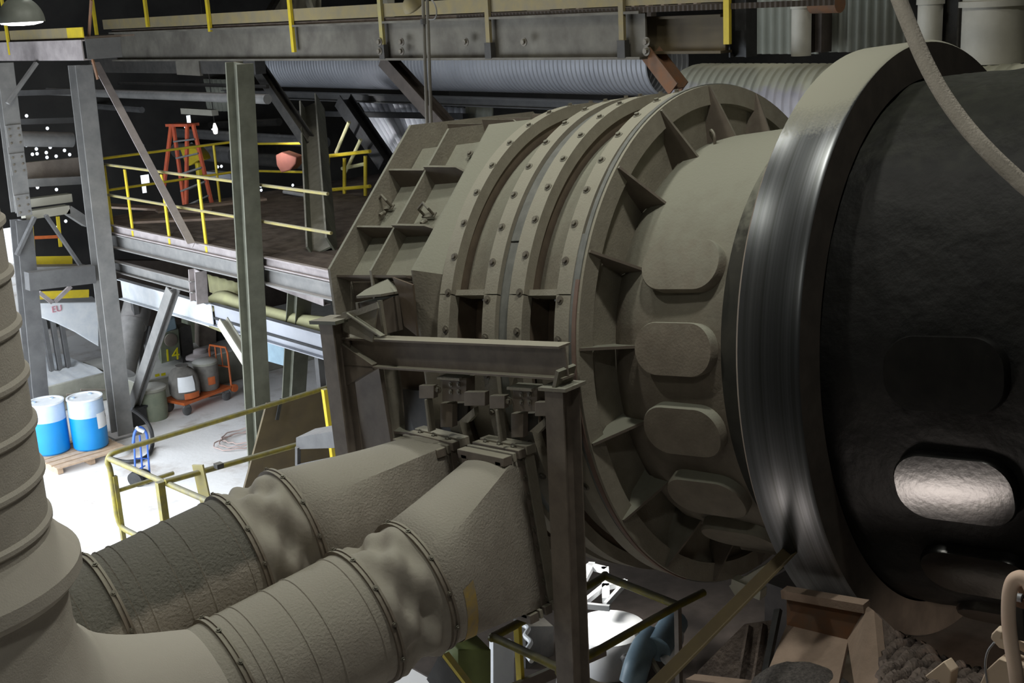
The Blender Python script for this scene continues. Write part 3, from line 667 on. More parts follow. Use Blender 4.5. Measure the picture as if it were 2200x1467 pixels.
# guard rails
def guardrail(name,label,pts,h,posts,m,mp,mid=.5,toe=None,r=.024,group=None,close=False,tubep=False):
    base=V(pts[0]); t=thing(name,label,'guardrail',base,group)
    top=[V(p)+V((0,0,h)) for p in pts]
    b=MB(); b.tube(top,r,10); b.build('top_rail',m,t)
    b=MB(); b.tube([V(p)+V((0,0,h*mid)) for p in pts],r,10); b.build('mid_rail',m,t)
    for p in posts:
        p=V(p); b=MB()
        if tubep: b.tube([p,p+V((0,0,h))],r,10)
        else: b.bar(p-V((0,0,.12)),p+V((0,0,h)),.065,.02,(1,0,0))
        b.build('post',mp,t)
    if toe:
        b=MB()
        for p,q in zip(pts[:-1],pts[1:]): b.bar(V(p)+V((0,0,toe/2+.01)),V(q)+V((0,0,toe/2+.01)),.02,toe)
        b.build('toe_board',m_tan,t)
    return t
py_=lambda px,py,x: PX(px,py,x).y
guardrail('guardrail','yellow guard rail along the mezzanine edge, crossed by the long brown brace',[(9.1,13.6,3.66),(9.1,20.6,3.66)],1.04,[(9.1,py_(275,420,9.1),3.62),(9.1,py_(355,440,9.1),3.62),(9.1,py_(434,450,9.1),3.62),(9.1,py_(230,400,9.1),3.66),(9.1,py_(508,430,9.1),3.66)],m_yeld,m_yel,group='yellow guard rails')
guardrail('guardrail','yellow guard rail across the far end of the mezzanine, left of the orange ladder',[(9.1,20.6,3.66),(12.2,20.6,3.66)],1.10,[(9.15,20.6,3.66),(11.4,20.6,3.66)],m_yel,m_yel,group='yellow guard rails',tubep=True)
guardrail('guardrail','yellow guard rail behind the olive columns near the salmon cover',[PX(560,425,12.6)*1,PX(690,432,12.6)],1.05,[PX(690,432,12.6)],m_yel,m_yel,group='yellow guard rails',tubep=True)
# yellow cage near the sloped corrugated panel
cg=thing('ladder_cage','yellow railed landing below the black heavy brace','railing',PX(740,450,13.4))
Q=[PX(x,y,13.4) for x,y in((705,335),(795,325),(795,400),(705,408),(705,480),(740,340),(740,480),(770,470),(785,335),(785,420))]
for i,(p,q) in enumerate(((0,1),(3,2),(0,4),(5,6),(8,9))):
    b=MB(); b.tube([Q[p],Q[q]],.035,8); b.build('rail' if i<2 else 'post',m_yel,cg)
for (a0,a1) in (((722,328),(750,262)),((742,370),(775,300)),((735,362),(785,352))):
    b=MB(); b.tube([PX(*a0,13.6),PX(*a1,13.6)],.035,8); b.build('stair_rail',m_ltyel,cg)
# beam end bracket at the far post
b=MB(); b.bb(PX(622,512,12.6),PX(705,490,12.6)+V((.5,0,.02))); tag(b.build('bracket_shelf',m_rose),'dusty steel shelf on the far post right of the olive column','shelf')
member('angle_brace','pale diagonal strut below the dusty shelf on the far post','brace',PX(628,515,12.5),PX(678,602,12.5),'B',(.04,.12),m_grey,up=(1,0,0))
member('edge_beam','rose-grey channel continuing the mezzanine edge behind the hood','beam',PX(560,590,9.6),PX(702,640,9.6),'C',(.22,.12),m_rose)
member('rail_bar','thin dusty rail with mid-height bend in front of the far post','rail',PX(610,412,11.5),PX(690,425,11.5),'T',(.03,),m_grey)
# salmon coloured cover and yellow hood
b=MB(); b.prism([PX(x,y,12.2) for x,y in((592,333),(604,327),(636,338),(634,352),(622,366),(604,371),(594,355))],(.25,.1,0)); tag(b.build('belt_guard',m_pink,bevel=.02),'salmon orange guard hanging behind the yellow rail right of the olive column','guard')
b=MB(); b.prism([PX(x,y,13) for x,y in((386,320),(398,313),(420,318),(432,332),(438,345),(424,345),(408,356),(398,358),(394,342))],(.3,.2,0)); q=PX(412,350,13); b.bar(V((q.x+.15,q.y,3.66)),V((q.x+.15,q.y,q.z)),.12,.12); tag(b.build('machine_guard',m_yel,bevel=.03),'bright yellow guard behind the orange ladder','guard')
# orange step ladder on the mezzanine
ld=thing('step_ladder','orange fibreglass step ladder standing on the mezzanine','ladder',PZ(400,470,3.66))
LX=11.3
L_=[PX(x,y,LX) for x,y in((368,268),(352,400),(372,268),(402,480),(402,268),(400,440),(415,268),(458,450))]
for i in range(0,8,2): b=MB(); b.bar(L_[i],L_[i+1],.09,.04,(1,0,0)); b.build('leg',m_ladder,ld)
for k in range(1,6):
    f=k/6; p=L_[2]*(1-f)+L_[3]*f; q=L_[6]*(1-f)+L_[7]*f; b=MB(); b.bar(p,q,.1,.03); b.build('step',m_grey,ld)
b=MB(); b.bar(L_[0],L_[6],.25,.05); b.build('top_cap',m_ladder,ld)

# ================================================================== UPPER WALKWAYS
CX=11.0
uw=thing('upper_walkway','long dusty steel walkway crossing the top of the view','walkway',(11.6,16,6.3))
b=MB(); b.chan((CX,PX(1382,90,CX).y,6.55),(CX,23.3,6.55),.54,.14,.03,side=1); b.build('side_beam',m_catw,uw)
b=MB(); b.bb((CX,PX(1500,80,CX).y,6.82),(CX+.9,23.3,6.86)); b.build('floor_grating',m_deck,uw)
b=MB(); b.bb((CX+1.2,PX(1400,90,CX+1.2).y,6.36),(CX+1.3,23.3,6.8)); b.build('far_beam',m_brn,uw)
b=MB(); b.bb((CX-.02,PX(1562,40,CX).y,6.88),(CX,23.6,7.06)); b.build('toe_board',m_tan,uw)
b=MB(); b.ibeam(PX(1378,76,CX+.3),PX(1560,72,CX+.3),.42,.2,.03); b.build('end_beam',m_plate,uw)
for k in range(56):
    pass
b=MB(); b.corr(V((CX-.03,7.2,6.80)),V((CX-.03,13.0,6.80)),V((CX-.03,7.2,6.86)),V((CX-.03,13.0,6.86)),90,.012,(1,0,0)); b.build('grating_edge',m_brn,uw)
for k,(px,py0) in enumerate(((208,75),(318,58),(452,68),(632,112),(824,110),(1052,108),(1338,104),(1563,95))):
    p=PX(px,py0,CX-.05); b=MB(); b.bar(V((CX-.05,p.y,p.z)),V((CX-.05,p.y,8.1)),.075,.045,(1,0,0)); b.build('post',m_yel if k in(0,1,2,3,7) else (m_yeld if k==4 else m_tan),uw)
for k,px in enumerate((824,1052,1338)):
    p=PX(px,120,CX-.05); b=MB(); b.box((CX-.04,p.y,6.4),(.08,.12,.2)); b.build('post_bracket',m_dark,uw)
b=MB(); b.tube([V((CX-.05,6.9,7.95)),V((CX-.05,23.5,7.95))],.03,8); b.build('top_rail',m_yel,uw)
for px in (815,862,1000,1125,1388):
    p=PX(px,90,CX-.09); put(bolt_me,'bolt',uw,frame_m(V((CX-.085,p.y,p.z)),(-1,0,0))@Matrix.Scale(1.6,4))
for px in (815,862,1388):
    p=PX(px,110,CX-.09); put(bolt_me,'bolt',uw,frame_m(V((CX-.085,p.y,p.z)),(-1,0,0))@Matrix.Scale(1.6,4))
lw=thing('lamp_walkway','end of a walkway with a yellow-tipped toe board under the enamel lamp','walkway',PX(185,128,8.2))
e=PX(188,128,8.2); te=PX(188,82,8.2)
b=MB(); b.chan((8.2,e.y,e.z+.14),(8.2,25,e.z+.14),.3,.12,.02,side=-1); b.build('side_beam',m_rose,lw)
b=MB(); b.bb((8.2,e.y,e.z+.3),(9.0,25,e.z+.33)); b.build('floor_grating',m_deck,lw)
b=MB(); b.bb((8.18,e.y+.55,e.z+.32),(8.2,25,e.z+.47)); b.build('toe_board',m_tan,lw)
b=MB(); b.bb((8.18,e.y,e.z+.32),(8.2,e.y+.55,e.z+.47)); b.build('toe_board_tip',m_yel,lw)
b=MB(); b.bb((8.2,e.y-.02,e.z),(8.75,e.y,e.z+.3)); b.build('end_plate',m_greyd,lw)
p=PX(22,118,8.15); b=MB(); b.bar(V((8.15,p.y,p.z)),V((8.15,p.y,8.0)),.07,.03,(1,0,0)); b.build('post',m_yel,lw)
b=MB(); b.bar(PX(196,0,8.3),PX(190,95,8.3),.06,.02,(1,0,0)); b.bar(PX(190,95,8.3),PX(210,170,8.3),.06,.02,(1,0,0)); b.build('hanger_strap',m_rust,lw)
member('tie_plate','dusty plate girder under the left end of the upper walkway','beam',V((11.3,PX(560,150,11.3).y,6.22)),V((11.3,PX(205,150,11.3).y,6.22)),'B',(.2,.36),m_dark)
member('gusset_block','pale plate hanging under the upper walkway left of the olive column','plate',PX(380,130,11.2),PX(430,132,11.2),'B',(.06,.5),m_catw)
# pipes and long members behind
pp=member('culvert_pipe','big galvanised spiral pipe running under the upper walkway','pipe',V((15,24.0,5.95)),V((15,3.0,5.95)),'T',(.50,),m_galv)
bpy.data.objects.remove(pp)
b=MB(); prof=[]; y=0
while y<11.2:
    prof+=[(y,.50),(y+.05,.50),(y+.065,.515),(y+.085,.515),(y+.1,.50)]; y+=.1
b.lathe((15,24.1,5.97),(0,-1,0),prof,40); tag(b.build('culvert_pipe',m_galv),'big galvanised spiral pipe running under the upper walkway','pipe')
member('long_beam','long thin dusty beam crossing below the galvanised pipe','beam',V((14.6,12.0,5.32)),V((14.6,25.6,5.32)),'I',(.16,.2),m_greyd)
member('long_pipe','slim grey pipe crossing in front of the wide grey column and the olive column','pipe',PX(104,196,11.2),PX(575,213,11.2),'T',(.085,),m_grey)
member('long_pipe','thin dark rail just above the slim grey pipe','pipe',PX(255,178,11.6),PX(575,186,11.6),'B',(.06,.06),m_dark)
member('long_pipe','pale fluorescent trough hanging behind the orange ladder','trough',PX(395,238,13),PX(462,242,13),'B',(.15,.12),m_pale)
for k,(x0,y0,x1,y1,xx,r_) in enumerate(((215,252,600,262,16,.09),(225,275,590,287,18,.14),(560,300,700,306,15,.12),(300,250,420,262,19,.16),(560,345,690,352,16,.16),(450,330,505,334,15,.2))):
    member('background_pipe',('thin dark pipe high behind the mezzanine','thicker dark pipe behind the step ladder top','dark pipe right of the olive column, above the salmon guard','fat dark pipe far behind the long brown brace','dark pipe behind the salmon guard','dark drum-like pipe between ladder and olive column')[k],'pipe',V((xx,28.95,PX(x0,y0,xx).z)),PX(x1,y1,xx),'T',(r_,),(m_dark,m_greyd,m_greyd,m_dark,m_dark,m_greyd)[k])
member('long_pipe','thin grey pipe behind the long brown brace','pipe',PX(200,228,13),PX(305,236,13),'T',(.07,),m_greyd)
member('long_beam','dark beam across the olive columns at the height of the corrugated panel','beam',PX(640,243,14.2),PX(1000,250,14.2),'B',(.12,.1),m_blackr)
# corrugated sheets
def sheet(label,c,x,n,m,amp=.04,nv=1):
    b=MB(); b.corr(*[(V((PX(*q,x).x,PX(*q,x).y,12.6)) if q[1]<-35 else PX(*q,x)) for q in c],n,amp,(1,0,0),nv); return tag(b.build('corrugated_panel',m,solid=.004),label,'panel')
sheet('white sloped corrugated panel right of the black heavy brace',((768,215),(1000,232),(850,345),(1000,345)),14.9,18,m_corr,.075)
sheet('grey corrugated sheet hanging behind the slim pipe and the olive column',((318,165),(520,172),(352,236),(528,240)),16,22,m_corrg)
sheet('grey siding block at the right end of the hanging conduit',((1000,228),(1060,230),(1000,282),(1060,282)),15.2,4,m_corrg)
sheet('tall pale green siding panel left of the grey dusty hose',((1780,-40),(1955,-40),(1772,112),(1950,112)),15.2,9,m_corrg)
sheet('pale green siding panel behind the white bent pipe',((1614,-40),(1760,-40),(1610,116),(1760,116)),15.4,8,m_corrg)
# right end, above the kiln
member('dark_post','black post at the right end of the upper walkway','post',PX(1596,122,11.6),V((11.6,PX(1596,122,11.6).y,12.6)),'I',(.24,.2),m_blackr,up=(0,1,0))
b=MB(); prof=[(0,.02),(.0,.2),(.05,.34),(.14,.42),(.26,.46)]; y=.3
while y<7: prof+=[(y,.465),(y+.05,.465),(y+.065,.474),(y+.085,.474),(y+.1,.465)]; y+=.12
b.lathe(PX(1463,214,13),(0,-1,0),prof,40); tag(b.build('dust_topped_pipe',m_culv),'fat ribbed pipe with a rounded dusty end behind the top of the seal ring','pipe')
def vpipe(label,cx,hw,y0,y1,x,m,bend=None):
    p=PX(cx,y1,x); q=PX(cx,y0,x); r=hw/FPX*((p-CAM).dot(FW)); b=MB(); b.tube([p,V((p.x,p.y,12.6))],r,20)
    b.tube([V((p.x,p.y,p.z+.95*(q.z-p.z)*.6)),V((p.x,p.y,p.z+.95*(q.z-p.z)*.6+.06))],r*1.12,20)
    if bend: b.tube(catmull([PX(*k,x) for k in bend]),r*.75,14)
    return tag(b.build('standpipe',m),label,'pipe','pale vertical pipes above the kiln')
vpipe('white bent pipe in front of the left green siding',1721,21,-60,120,13.6,m_pipew)
vpipe('pale pipe between the grey dusty hose and the wide white pipe',1996,26,-60,100,13.6,m_pipew)
vpipe('wide white pipe rising behind the black drum at the upper right',2132,66,-80,135,13.2,m_pipew)
member('pipe_clamp','rusty brown elbow stub between the two pale siding panels','pipe',PX(1745,8,13.5),PX(1805,6,13.5),'T',(.12,),m_rust)
member('dark_post','dark gap post between the pale pipe and the wide white pipe','post',PX(2045,130,14),V((14,PX(2045,130,14).y,12.6)),'I',(.3,.3),m_dark,up=(0,1,0))
member('dark_post','dark brown post between the two green siding panels','post',PX(1762,112,15),V((15,PX(1762,112,15).y,12.6)),'I',(.2,.25),m_brn,up=(0,1,0))
# items above the walkway
for k,px in enumerate((1095,1110,1215,1245,1365,1395,1428,1465,1498)):
    member('thin_post','thin brown post number in the dark behind the walkway toe board'.replace(' number',''),'post',PX(px,22,14.5),V((14.5,PX(px,22,14.5).y,12.6)),'B',(.06,.1),m_tray,group='thin posts behind the walkway')
b=MB(); b.tube([PX(1157,32,13),V((13,PX(1157,32,13).y,12.6))],.17,16); tag(b.build('standpipe',m_pipew),'short white pipe behind the walkway toe board near the hanging conduit','pipe')
member('tie_plate','pale plate behind the yellow walkway post, left of the hanging lamp','plate',PX(835,40,12.5),PX(835,-60,12.5),'B',(.14,.12),m_pale)
sheet('pale sheet leaning behind the walkway left of the twin thin struts',((585,40),(690,40),(600,-30),(690,-30)),13,5,m_pale,.02)
member('angle_brace','dark strut crossing the pale sheet above the walkway','brace',PX(560,55,12.6),PX(605,-20,12.6),'B',(.08,.1),m_dark)
member('angle_brace','pale strut crossing the pale sheet above the walkway','brace',PX(680,55,12.6),PX(655,-20,12.6),'B',(.06,.1),m_pale)
# hanging conduit and lamps
hc=thing('hanging_conduit','thin twin conduit hanging in front of the hood','conduit',PX(921,285,9.0))
for dx in(-3,6):
    b=MB(); b.tube([PX(910+dx,-60,9.0)+(PX(910+dx,-60,9.0)-PX(921+dx,285,9.0))*3.3,PX(921+dx,285,9.0)],.02,8); b.build('conduit',m_catw,hc)
b=MB(); b.tube(catmull([PX(x,y,9.0) for x,y in((916,-10),(932,5),(938,25),(934,40),(918,42))]),.008,6); b.build('cable_loop',m_grey,hc)
b=MB(); b.tube([PX(911,40,9.0),PX(912,52,9.0)],.045,10); b.build('coupling',m_dark,hc)
def dome(label,c,r,hgt,tilt,me,mg,power=None,col=(1,1,1)):
    ax=V(tilt).normalized(); t=thing('dome_lamp',label,'lamp',c,'dome lamps')
    b=MB(); n=12; prof=[(hgt*1.35,.03),(hgt*1.05,.05),(hgt,.1*r/.25)]+[(hgt*cos(pi/2*k/n),r*sin(pi/2*k/n)) for k in range(2,n)]+[(0,r),(0,r*.96)]+[(hgt*.94*cos(pi/2*k/n),r*.94*sin(pi/2*k/n)) for k in range(n-1,1,-1)]
    b.lathe(c,ax,prof,36); b.build('shade',me,t)
    b=MB(); b.lathe(c,ax,[(-.035,.001),(-.03,r*.5),(-.012,r*.88),(.01,r*.93)],36); b.build('diffuser',mg,t)
    b=MB(); b.tube([V(c)+ax*hgt*1.3,V(c)+ax*hgt*3],.012,6); b.build('stem',m_dark,t)
    if power: area('dome_lamp_light',V(c)-ax*.03,V(c)-ax*2,r*1.4,power,col)
dome('grey enamel dome lamp glowing at the upper left corner',DD(47,48,13),.235,.26,(0,0,1),m_shade,m_glow,220,(.92,.95,1))
dome('tan dome lamp tilted beside the hanging conduit',PX(890,18,10.4),.14,.17,(-.45,.2,.85),m_tan,m_tan)
for k,(px,py,x) in enumerate(((462,276,14.5),)):
    c=PX(px,py,x); t=thing('hanging_bulb','small bright bulb hanging right of the orange ladder','lamp',c)
    b=MB(); b.lathe(c,(0,0,1),[(-.13,.0),(-.12,.04),(-.02,.06),(.06,.04),(.12,.02),(.12,0)],12); b.build('bulb',m_glow2,t)
    b=MB(); b.tube([c+V((0,0,.11)),V((c.x,c.y,12.6))],.012,6); b.build('cord',m_dark,t)
# upper-left clutter between the bolted leg and the wide column
member('horizontal_pipe','fat grey horizontal pipe above the daylight holes','pipe',PY(32,298,22),PY(155,300,22),'T',(.135,),m_grey)
member('horizontal_beam','grey beam above the fat horizontal pipe, left of the wide column','beam',PY(28,262,22.5),PY(160,258,22.5),'B',(.1,.1),m_greyd)
member('horizontal_beam','wide brown sheet beam below the daylight holes','beam',PY(40,372,21.8),PY(180,357,21.8),'B',(.1,.34),m_frame)
member('horizontal_beam','tan beam just below the wide brown sheet beam','beam',PY(50,393,21.6),PY(180,386,21.6),'B',(.2,.14),m_grey)
member('horizontal_beam','pale channel lowest but one between bolted leg and wide column','beam',PY(50,437,21.2),PY(150,424,21.2),'B',(.2,.14),m_pale)
member('horizontal_beam','pale bent channel right above the small steel braces','beam',PY(50,463,20.9),PY(145,449,20.9),'B',(.2,.14),m_pale)
member('horizontal_beam','grey sloping end of the bent channel touching the wide column','beam',PY(143,450,20.9),PY(186,478,20.9),'B',(.2,.16),m_grey)
member('horizontal_beam','dark walkway underside left of the slim grey pipe','beam',PY(20,200,23),PY(160,196,23),'B',(.4,.1),m_greyd)
member('horizontal_beam','dark long beam behind the mezzanine rail','beam',PX(215,300,17),PX(600,318,17),'B',(.2,.3),m_dark)
member('horizontal_beam','slate conveyor roller bed behind the ladder','beam',PX(450,372,12.5),PX(505,378,12.5),'B',(.2,.1),m_galv)
y_=thing('yellow_walkway','small walkway with yellow toe strip between the two left columns','walkway',PY(110,575,23))
b=MB(); b.bar(PY(40,561,23),PY(155,559,23),.03,.17); b.build('toe_board',m_yel,y_)
b=MB(); b.bar(PY(42,580,22.8),PY(185,578,22.8),.4,.16); b.build('floor_beam',m_grey,y_)
for px,y0,y1 in((66,468,540),(124,465,530)):
    b=MB(); b.bar(PY(px+6,y1,23.2),PY(px,y0,23.2),.06,.03,(0,1,0)); b.build('post',m_yel,y_)
b=MB(); b.bar(PY(62,511,23.2),PY(128,508,23.2),.03,.06); b.build('mid_rail',m_orange,y_)
member('toe_strip','lower orange-yellow strip under the dark cross beam','strip',PY(48,636,22.5),PY(190,630,22.5),'B',(.05,.15),m_yel)
for k,(a,b_) in enumerate((((84,628),(112,650)),((152,615),(118,648)))):
    member('angle_brace',('short strut pointing right under the dark cross beam','short strut pointing left under the dark cross beam')[k],'brace',PY(*a,21.8),PY(*b_,21.8),'B',(.05,.07),m_rose)
# white dusted chute with red letters, behind the columns
ch=thing('conveyor_chute','white dusted sloping conveyor casing with red letters behind the left columns','chute',PY(140,740,23))
b=MB(); b.prism([PY(x,y,23) for x,y in((66,652),(212,648),(213,745),(196,735),(160,713),(120,694),(70,676))],(.15,.6,0)); b.build('casing',m_white,ch,bevel=.02)
def text(body,name,c,size,xa,ya,m,parent=None,label=None,cat=None,ext=.004):
    cu=bpy.data.curves.new(name,'FONT'); cu.body=body; cu.size=size; cu.extrude=ext; cu.align_x='CENTER'; cu.align_y='CENTER'
    ob=bpy.data.objects.new('tmp',cu); COL.objects.link(ob); bpy.context.view_layer.update()
    me=bpy.data.meshes.new_from_object(ob.evaluated_get(bpy.context.evaluated_depsgraph_get())); bpy.data.objects.remove(ob)
    me.materials.clear(); me.materials.append(m)
    o=bpy.data.objects.new(name,me); COL.objects.link(o); x=V(xa).normalized(); z=x.cross(V(ya)).normalized(); y=z.cross(x)
    mm=Matrix.Identity(4)
    for i in range(3): mm[i][0]=x[i]; mm[i][1]=y[i]; mm[i][2]=z[i]; mm[i][3]=c[i]
    if parent: o.parent=parent; o.matrix_local=Matrix.Translation(-ORG[parent.name])@mm; ORG[o.name]=ORG[parent.name]
    return o
text('EU','lettering',PY(122,664,22.985),.17,(1,0,0),(0,0,1),m_red,ch)
c=PY(69,656,22.4); t=thing('round_lamp','bright round lamp at the left end of the white casing','lamp',c)
b=MB(); b.lathe(c,(0,0,1),[(-.1,0),(-.08,.07),(0,.09),(.08,.07),(.1,0)],14); b.build('globe',m_glow,t)
b=MB(); b.bar(c+V((0,0,.08)),c+V((0,.05,.32)),.03,.03); b.build('bracket',m_dark,t)
for k,px in enumerate((92,112,132)):
    q=PY(px,680+k*8,23.1); b=MB(); b.bar(V((q.x+.02,23.1,0)),q,.1,.08); b.build('leg',m_greyd,ch)
# ================================================================== FLOOR LEVEL, LEFT
pal=thing('pallet','wooden pallet under the two blue drums','pallet',(7.75,19.35,0))
ux=V((1,.02,0)).normalized(); uy=V((-.02,1,0)).normalized()
pc=V((7.66,19.62,0))
for k in range(6): b=MB(); b.box(pc+uy*(-.55+k*.2)+V((0,0,.125)),(1.25,.15,.025),(ux,uy,(0,0,1))); b.build('deck_board',m_wood,pal)
for k in(-1,0,1): b=MB(); b.box(pc+ux*.55*k+V((0,0,.06)),(.09,1.15,.1),(ux,uy,(0,0,1))); b.build('bearer',m_wood,pal)
def drum(label,c,rot,lab):
    t=thing('blue_drum',label,'drum',c,'blue drums on the pallet')
    b=MB(); b.lathe(c,(0,0,1),[(0,0),(0,.26),(.03,.285),(.30,.292),(.57,.29)],40); b.build('body',m_blue,t)
    b=MB(); b.lathe(c,(0,0,1),[(.57,.29),(.60,.291),(.82,.287),(.85,.275)],40); b.build('upper_band',m_blues,t)
    b=MB(); b.lathe(c,(0,0,1),[(.84,.27),(.86,.295),(.885,.295),(.885,.265),(.868,.26),(.868,0)],40); ld0=b.build('lid',m_white,t)
    for k in(0,1): b=MB(); b.lathe(V(c)+V((.15*(1-2*k),.1,.868)),(0,0,1),[(0,.035),(.02,.035),(.02,0)],12); b.build('bung',m_blues,ld0)
    if lab:
        b=MB(); n=8; a0,a1=rot
        b.loops([[V(c)+V((.2945*cos(a0+(a1-a0)*k/n),.2945*sin(a0+(a1-a0)*k/n),z)) for k in range(n+1)] for z in(.36,.62)],False,False); pl0=b.build('paper_label',m_wht,t)
        b=MB(); q=a1-.15; b.loops([[V(c)+V((.296*cos(q+.1*k),.296*sin(q+.1*k),z)) for k in range(2)] for z in(.5,.56)],False,False); b.build('hazard_mark',m_blackr,pl0)
    return t
d1=PZ(133,975,.14); d2=PZ(200,978,.14)
drum('left blue drum with scruffy lid on the pallet',V((7.36,19.86,.14)),None,False)
drum('right blue drum with a white paper label on the pallet',V((7.90,19.56,.14)),(R(-82),R(-28)),True)
b=MB(); b.loops([[V((8.24,19.9,.35))+V((.06*cos(k),.06*sin(k),0))*s+V((0,0,z)) for k in(0,1.1,2.2,3.3,4.3,5.3)] for z,s in((-.2,.6),(-.05,1.4),(.2,1.1),(.42,.5))],True); tag(b.build('plastic_bag',m_wht),'crumpled white plastic bag between the right blue drum and the wide column','bag')
b=MB(); c=PZ(258,975,.0); b.loops([[c+V((.22*cos(k*.7)*s*(1+.2*sin(k*3)),.16*sin(k*.7)*s,z)) for k in range(9)] for z,s in((0,1),(.07,.9),(.12,.4))],True); tag(b.build('cloth_rag',m_wht),'white rag on the floor behind the yellow rail corner','rag')
# blue hand truck
ht=thing('hand_truck','blue two-wheeled hand truck standing near the wide column','hand truck',PZ(306,1070,0))
HY_=17.6
def h(px,py,dy=0): return PY(px,py,HY_+dy)
for a,b_ in(((300,935),(310,1058)),((316,950),(325,1060)),((288,940),(292,1050))):
    b=MB(); b.tube([h(*a),h(*b_)],.016,8); b.build('frame_tube',m_blue2,ht)
b=MB(); b.tube(catmull([h(286,952),h(290,928),h(302,918),h(314,930),h(318,955)]),.022,8); b.build('handle',m_blue2,ht)
b=MB(); b.tube([h(293,920),h(308,926)],.035,8); b.build('grip',m_wht,ht)
for a,b_ in(((290,1012),(312,1000)),((308,1030),(322,1005)),((292,985),(318,985))): b=MB(); b.tube([h(*a),h(*b_)],.012,6); b.build('brace_rod',m_blue2,ht)
for px,py in((294,1050),(316,1066)):
    c=h(px,py,-.05); c.z=max(.12,c.z); b=MB(); b.lathe(c,(.85,.5,.1),[(-.035,.03),(-.035,.09),(-.03,.125),(.03,.125),(.035,.09),(.035,.03)],20,True); b.build('wheel',m_blackr,ht)
b=MB(); b.bar(h(296,1062,-.2),h(330,1078,-.2),.2,.015); b.build('toe_plate',m_blackr,ht)
# black hose loop on the floor
b=MB(); pts=[PZ(x,y,.05) for x,y in((240,985),(268,992),(296,989),(318,978),(327,958))]+[PY(x,y,18.6) for x,y in((326,930),(315,905),(300,890),(282,878))]
b.tube(catmull(pts),.035,8); tag(b.build('floor_hose',m_blackr),'black hose looping from the floor up beside the blue hand truck','hose')
b=MB(); b.box(V((9.12,20.45,.15)),(.34,.3,.3)); b.box(V((9.12,20.45,.32)),(.42,.34,.04),((1,.2,0),(-.2,1,0),(0,0,1))); tag(b.build('black_crate',m_blackr),'small black crate beside the dented grey barrel','crate')
bk=thing('grey_barrel','dusty grey-green barrel left of the orange platform cart','barrel',(9.52,20.5,0))
b=MB(); b.lathe((9.52,20.5,0),(0,0,1),[(0,0),(0,.24),(.2,.26),(.55,.25)],28); b.build('body',m_green,bk)
b=MB(); b.lathe((9.52,20.5,0),(0,0,1),[(.53,.255),(.56,.285),(.60,.285),(.62,.25),(.63,0)],28); b.build('lid',m_conc,bk)
# orange platform cart with two bags
cq=V((10.42,20.5,0)); cax=V((.97,.22,0)).normalized(); cay=V((-.22,.97,0)).normalized()
ct=thing('platform_cart','orange platform cart with tall handle carrying two loads','cart',cq)
b=MB(); b.box(cq+V((0,0,.24)),(1.15,.6,.05),(cax,cay,(0,0,1))); b.build('platform',m_orange,ct)
for i in(-1,1):
    for j in(-1,1):
        c=cq+cax*.48*i+cay*.24*j+V((0,0,.1)); b=MB(); b.box(c+V((0,0,.08)),(.08,.1,.05)); cf=b.build('caster_fork',m_greyd,ct)
        b=MB(); b.lathe(c,cay,[(-.025,.02),(-.025,.085),(-.015,.1),(.015,.1),(.025,.085),(.025,.02)],18,True); b.build('wheel',m_greyd,cf)
hp=[cq+cax*.62+cay*.25*j+V((0,0,z)) for j,z in((-1,.2),(-1,.9),(-.85,1.0),(.85,1.0),(1,.9),(1,.2))]
b=MB(); b.tube(hp,.02,8); b.build('handle',m_orange,ct)
b=MB(); b.tube([cq+cax*.62-cay*.25+V((0,0,.62)),cq+cax*.62+cay*.25+V((0,0,.62))],.015,8); b.tube([cq+cax*.62-cay*.08+V((0,0,.62)),cq+cax*.62-cay*.08+V((0,0,.98))],.012,8); b.tube([cq+cax*.62+cay*.08+V((0,0,.62)),cq+cax*.62+cay*.08+V((0,0,.98))],.012,8); b.build('handle_grille',m_orange,ct)
b=MB(); b.lathe(cq+cax*.66-cay*.28+V((0,0,.2)),cay,[(-.03,.02),(-.03,.075),(.03,.075),(.03,.02)],14,True); b.build('corner_bumper',m_orange,ct)
sk=thing('filled_bag','dusty filled bag with a white label standing on the left of the orange cart','bag',cq-cax*.28+V((0,0,.27)))
c=cq-cax*.28+V((0,0,.27)); n=20
b=MB(); b.loops([[c+(cax*cos(2*pi*k/n)+cay*sin(2*pi*k/n))*r*(1+.08*sin(4*2*pi*k/n))+V((0,0,z)) for k in range(n)] for z,r in((0,.22),(.06,.27),(.25,.28),(.42,.25),(.52,.19),(.57,.1),(.60,.12))],True); sk0=b.build('sack',m_bag,sk)
b=MB(); b.loops([[c+(V((-.75,-.66,0)).lerp(V((.2,-.98,0)),k/5).normalized())*(.302 if z<.4 else .27)+V((0,0,z)) for k in range(6)] for z in(.16,.3,.44)],False,False); b.build('label',m_wht,sk0)
b=MB(); b.loops([[c+(V((-.5,-.86,0)).lerp(V((.5,-.86,0)),k/5).normalized())*.30+V((0,0,z)) for k in range(6)] for z in(.02,.13)],False,False); b.build('orange_print',m_orange,sk0)
pl_=thing('open_pail','dark pail with a pale lid standing on the right of the orange cart','pail',cq+cax*.27+V((0,0,.27)))
c=cq+cax*.27+V((0,0,.27)); b=MB(); b.lathe(c,(0,0,1),[(0,0),(0,.21),(.5,.235)],24); b.build('body',m_bag,pl_)
b=MB(); b.lathe(c,(0,0,1),[(.49,.24),(.53,.24),(.56,.2),(.56,0)],24); b.build('lid',m_conc,pl_)
b=MB(); b.loops([[c+(V((-.4,-.9,0)).lerp(V((.2,-1,0)),k/4).normalized())*.232+V((0,0,z)) for k in range(5)] for z in(.12,.27)],False,False); b.build('orange_print',m_orange,pl_)
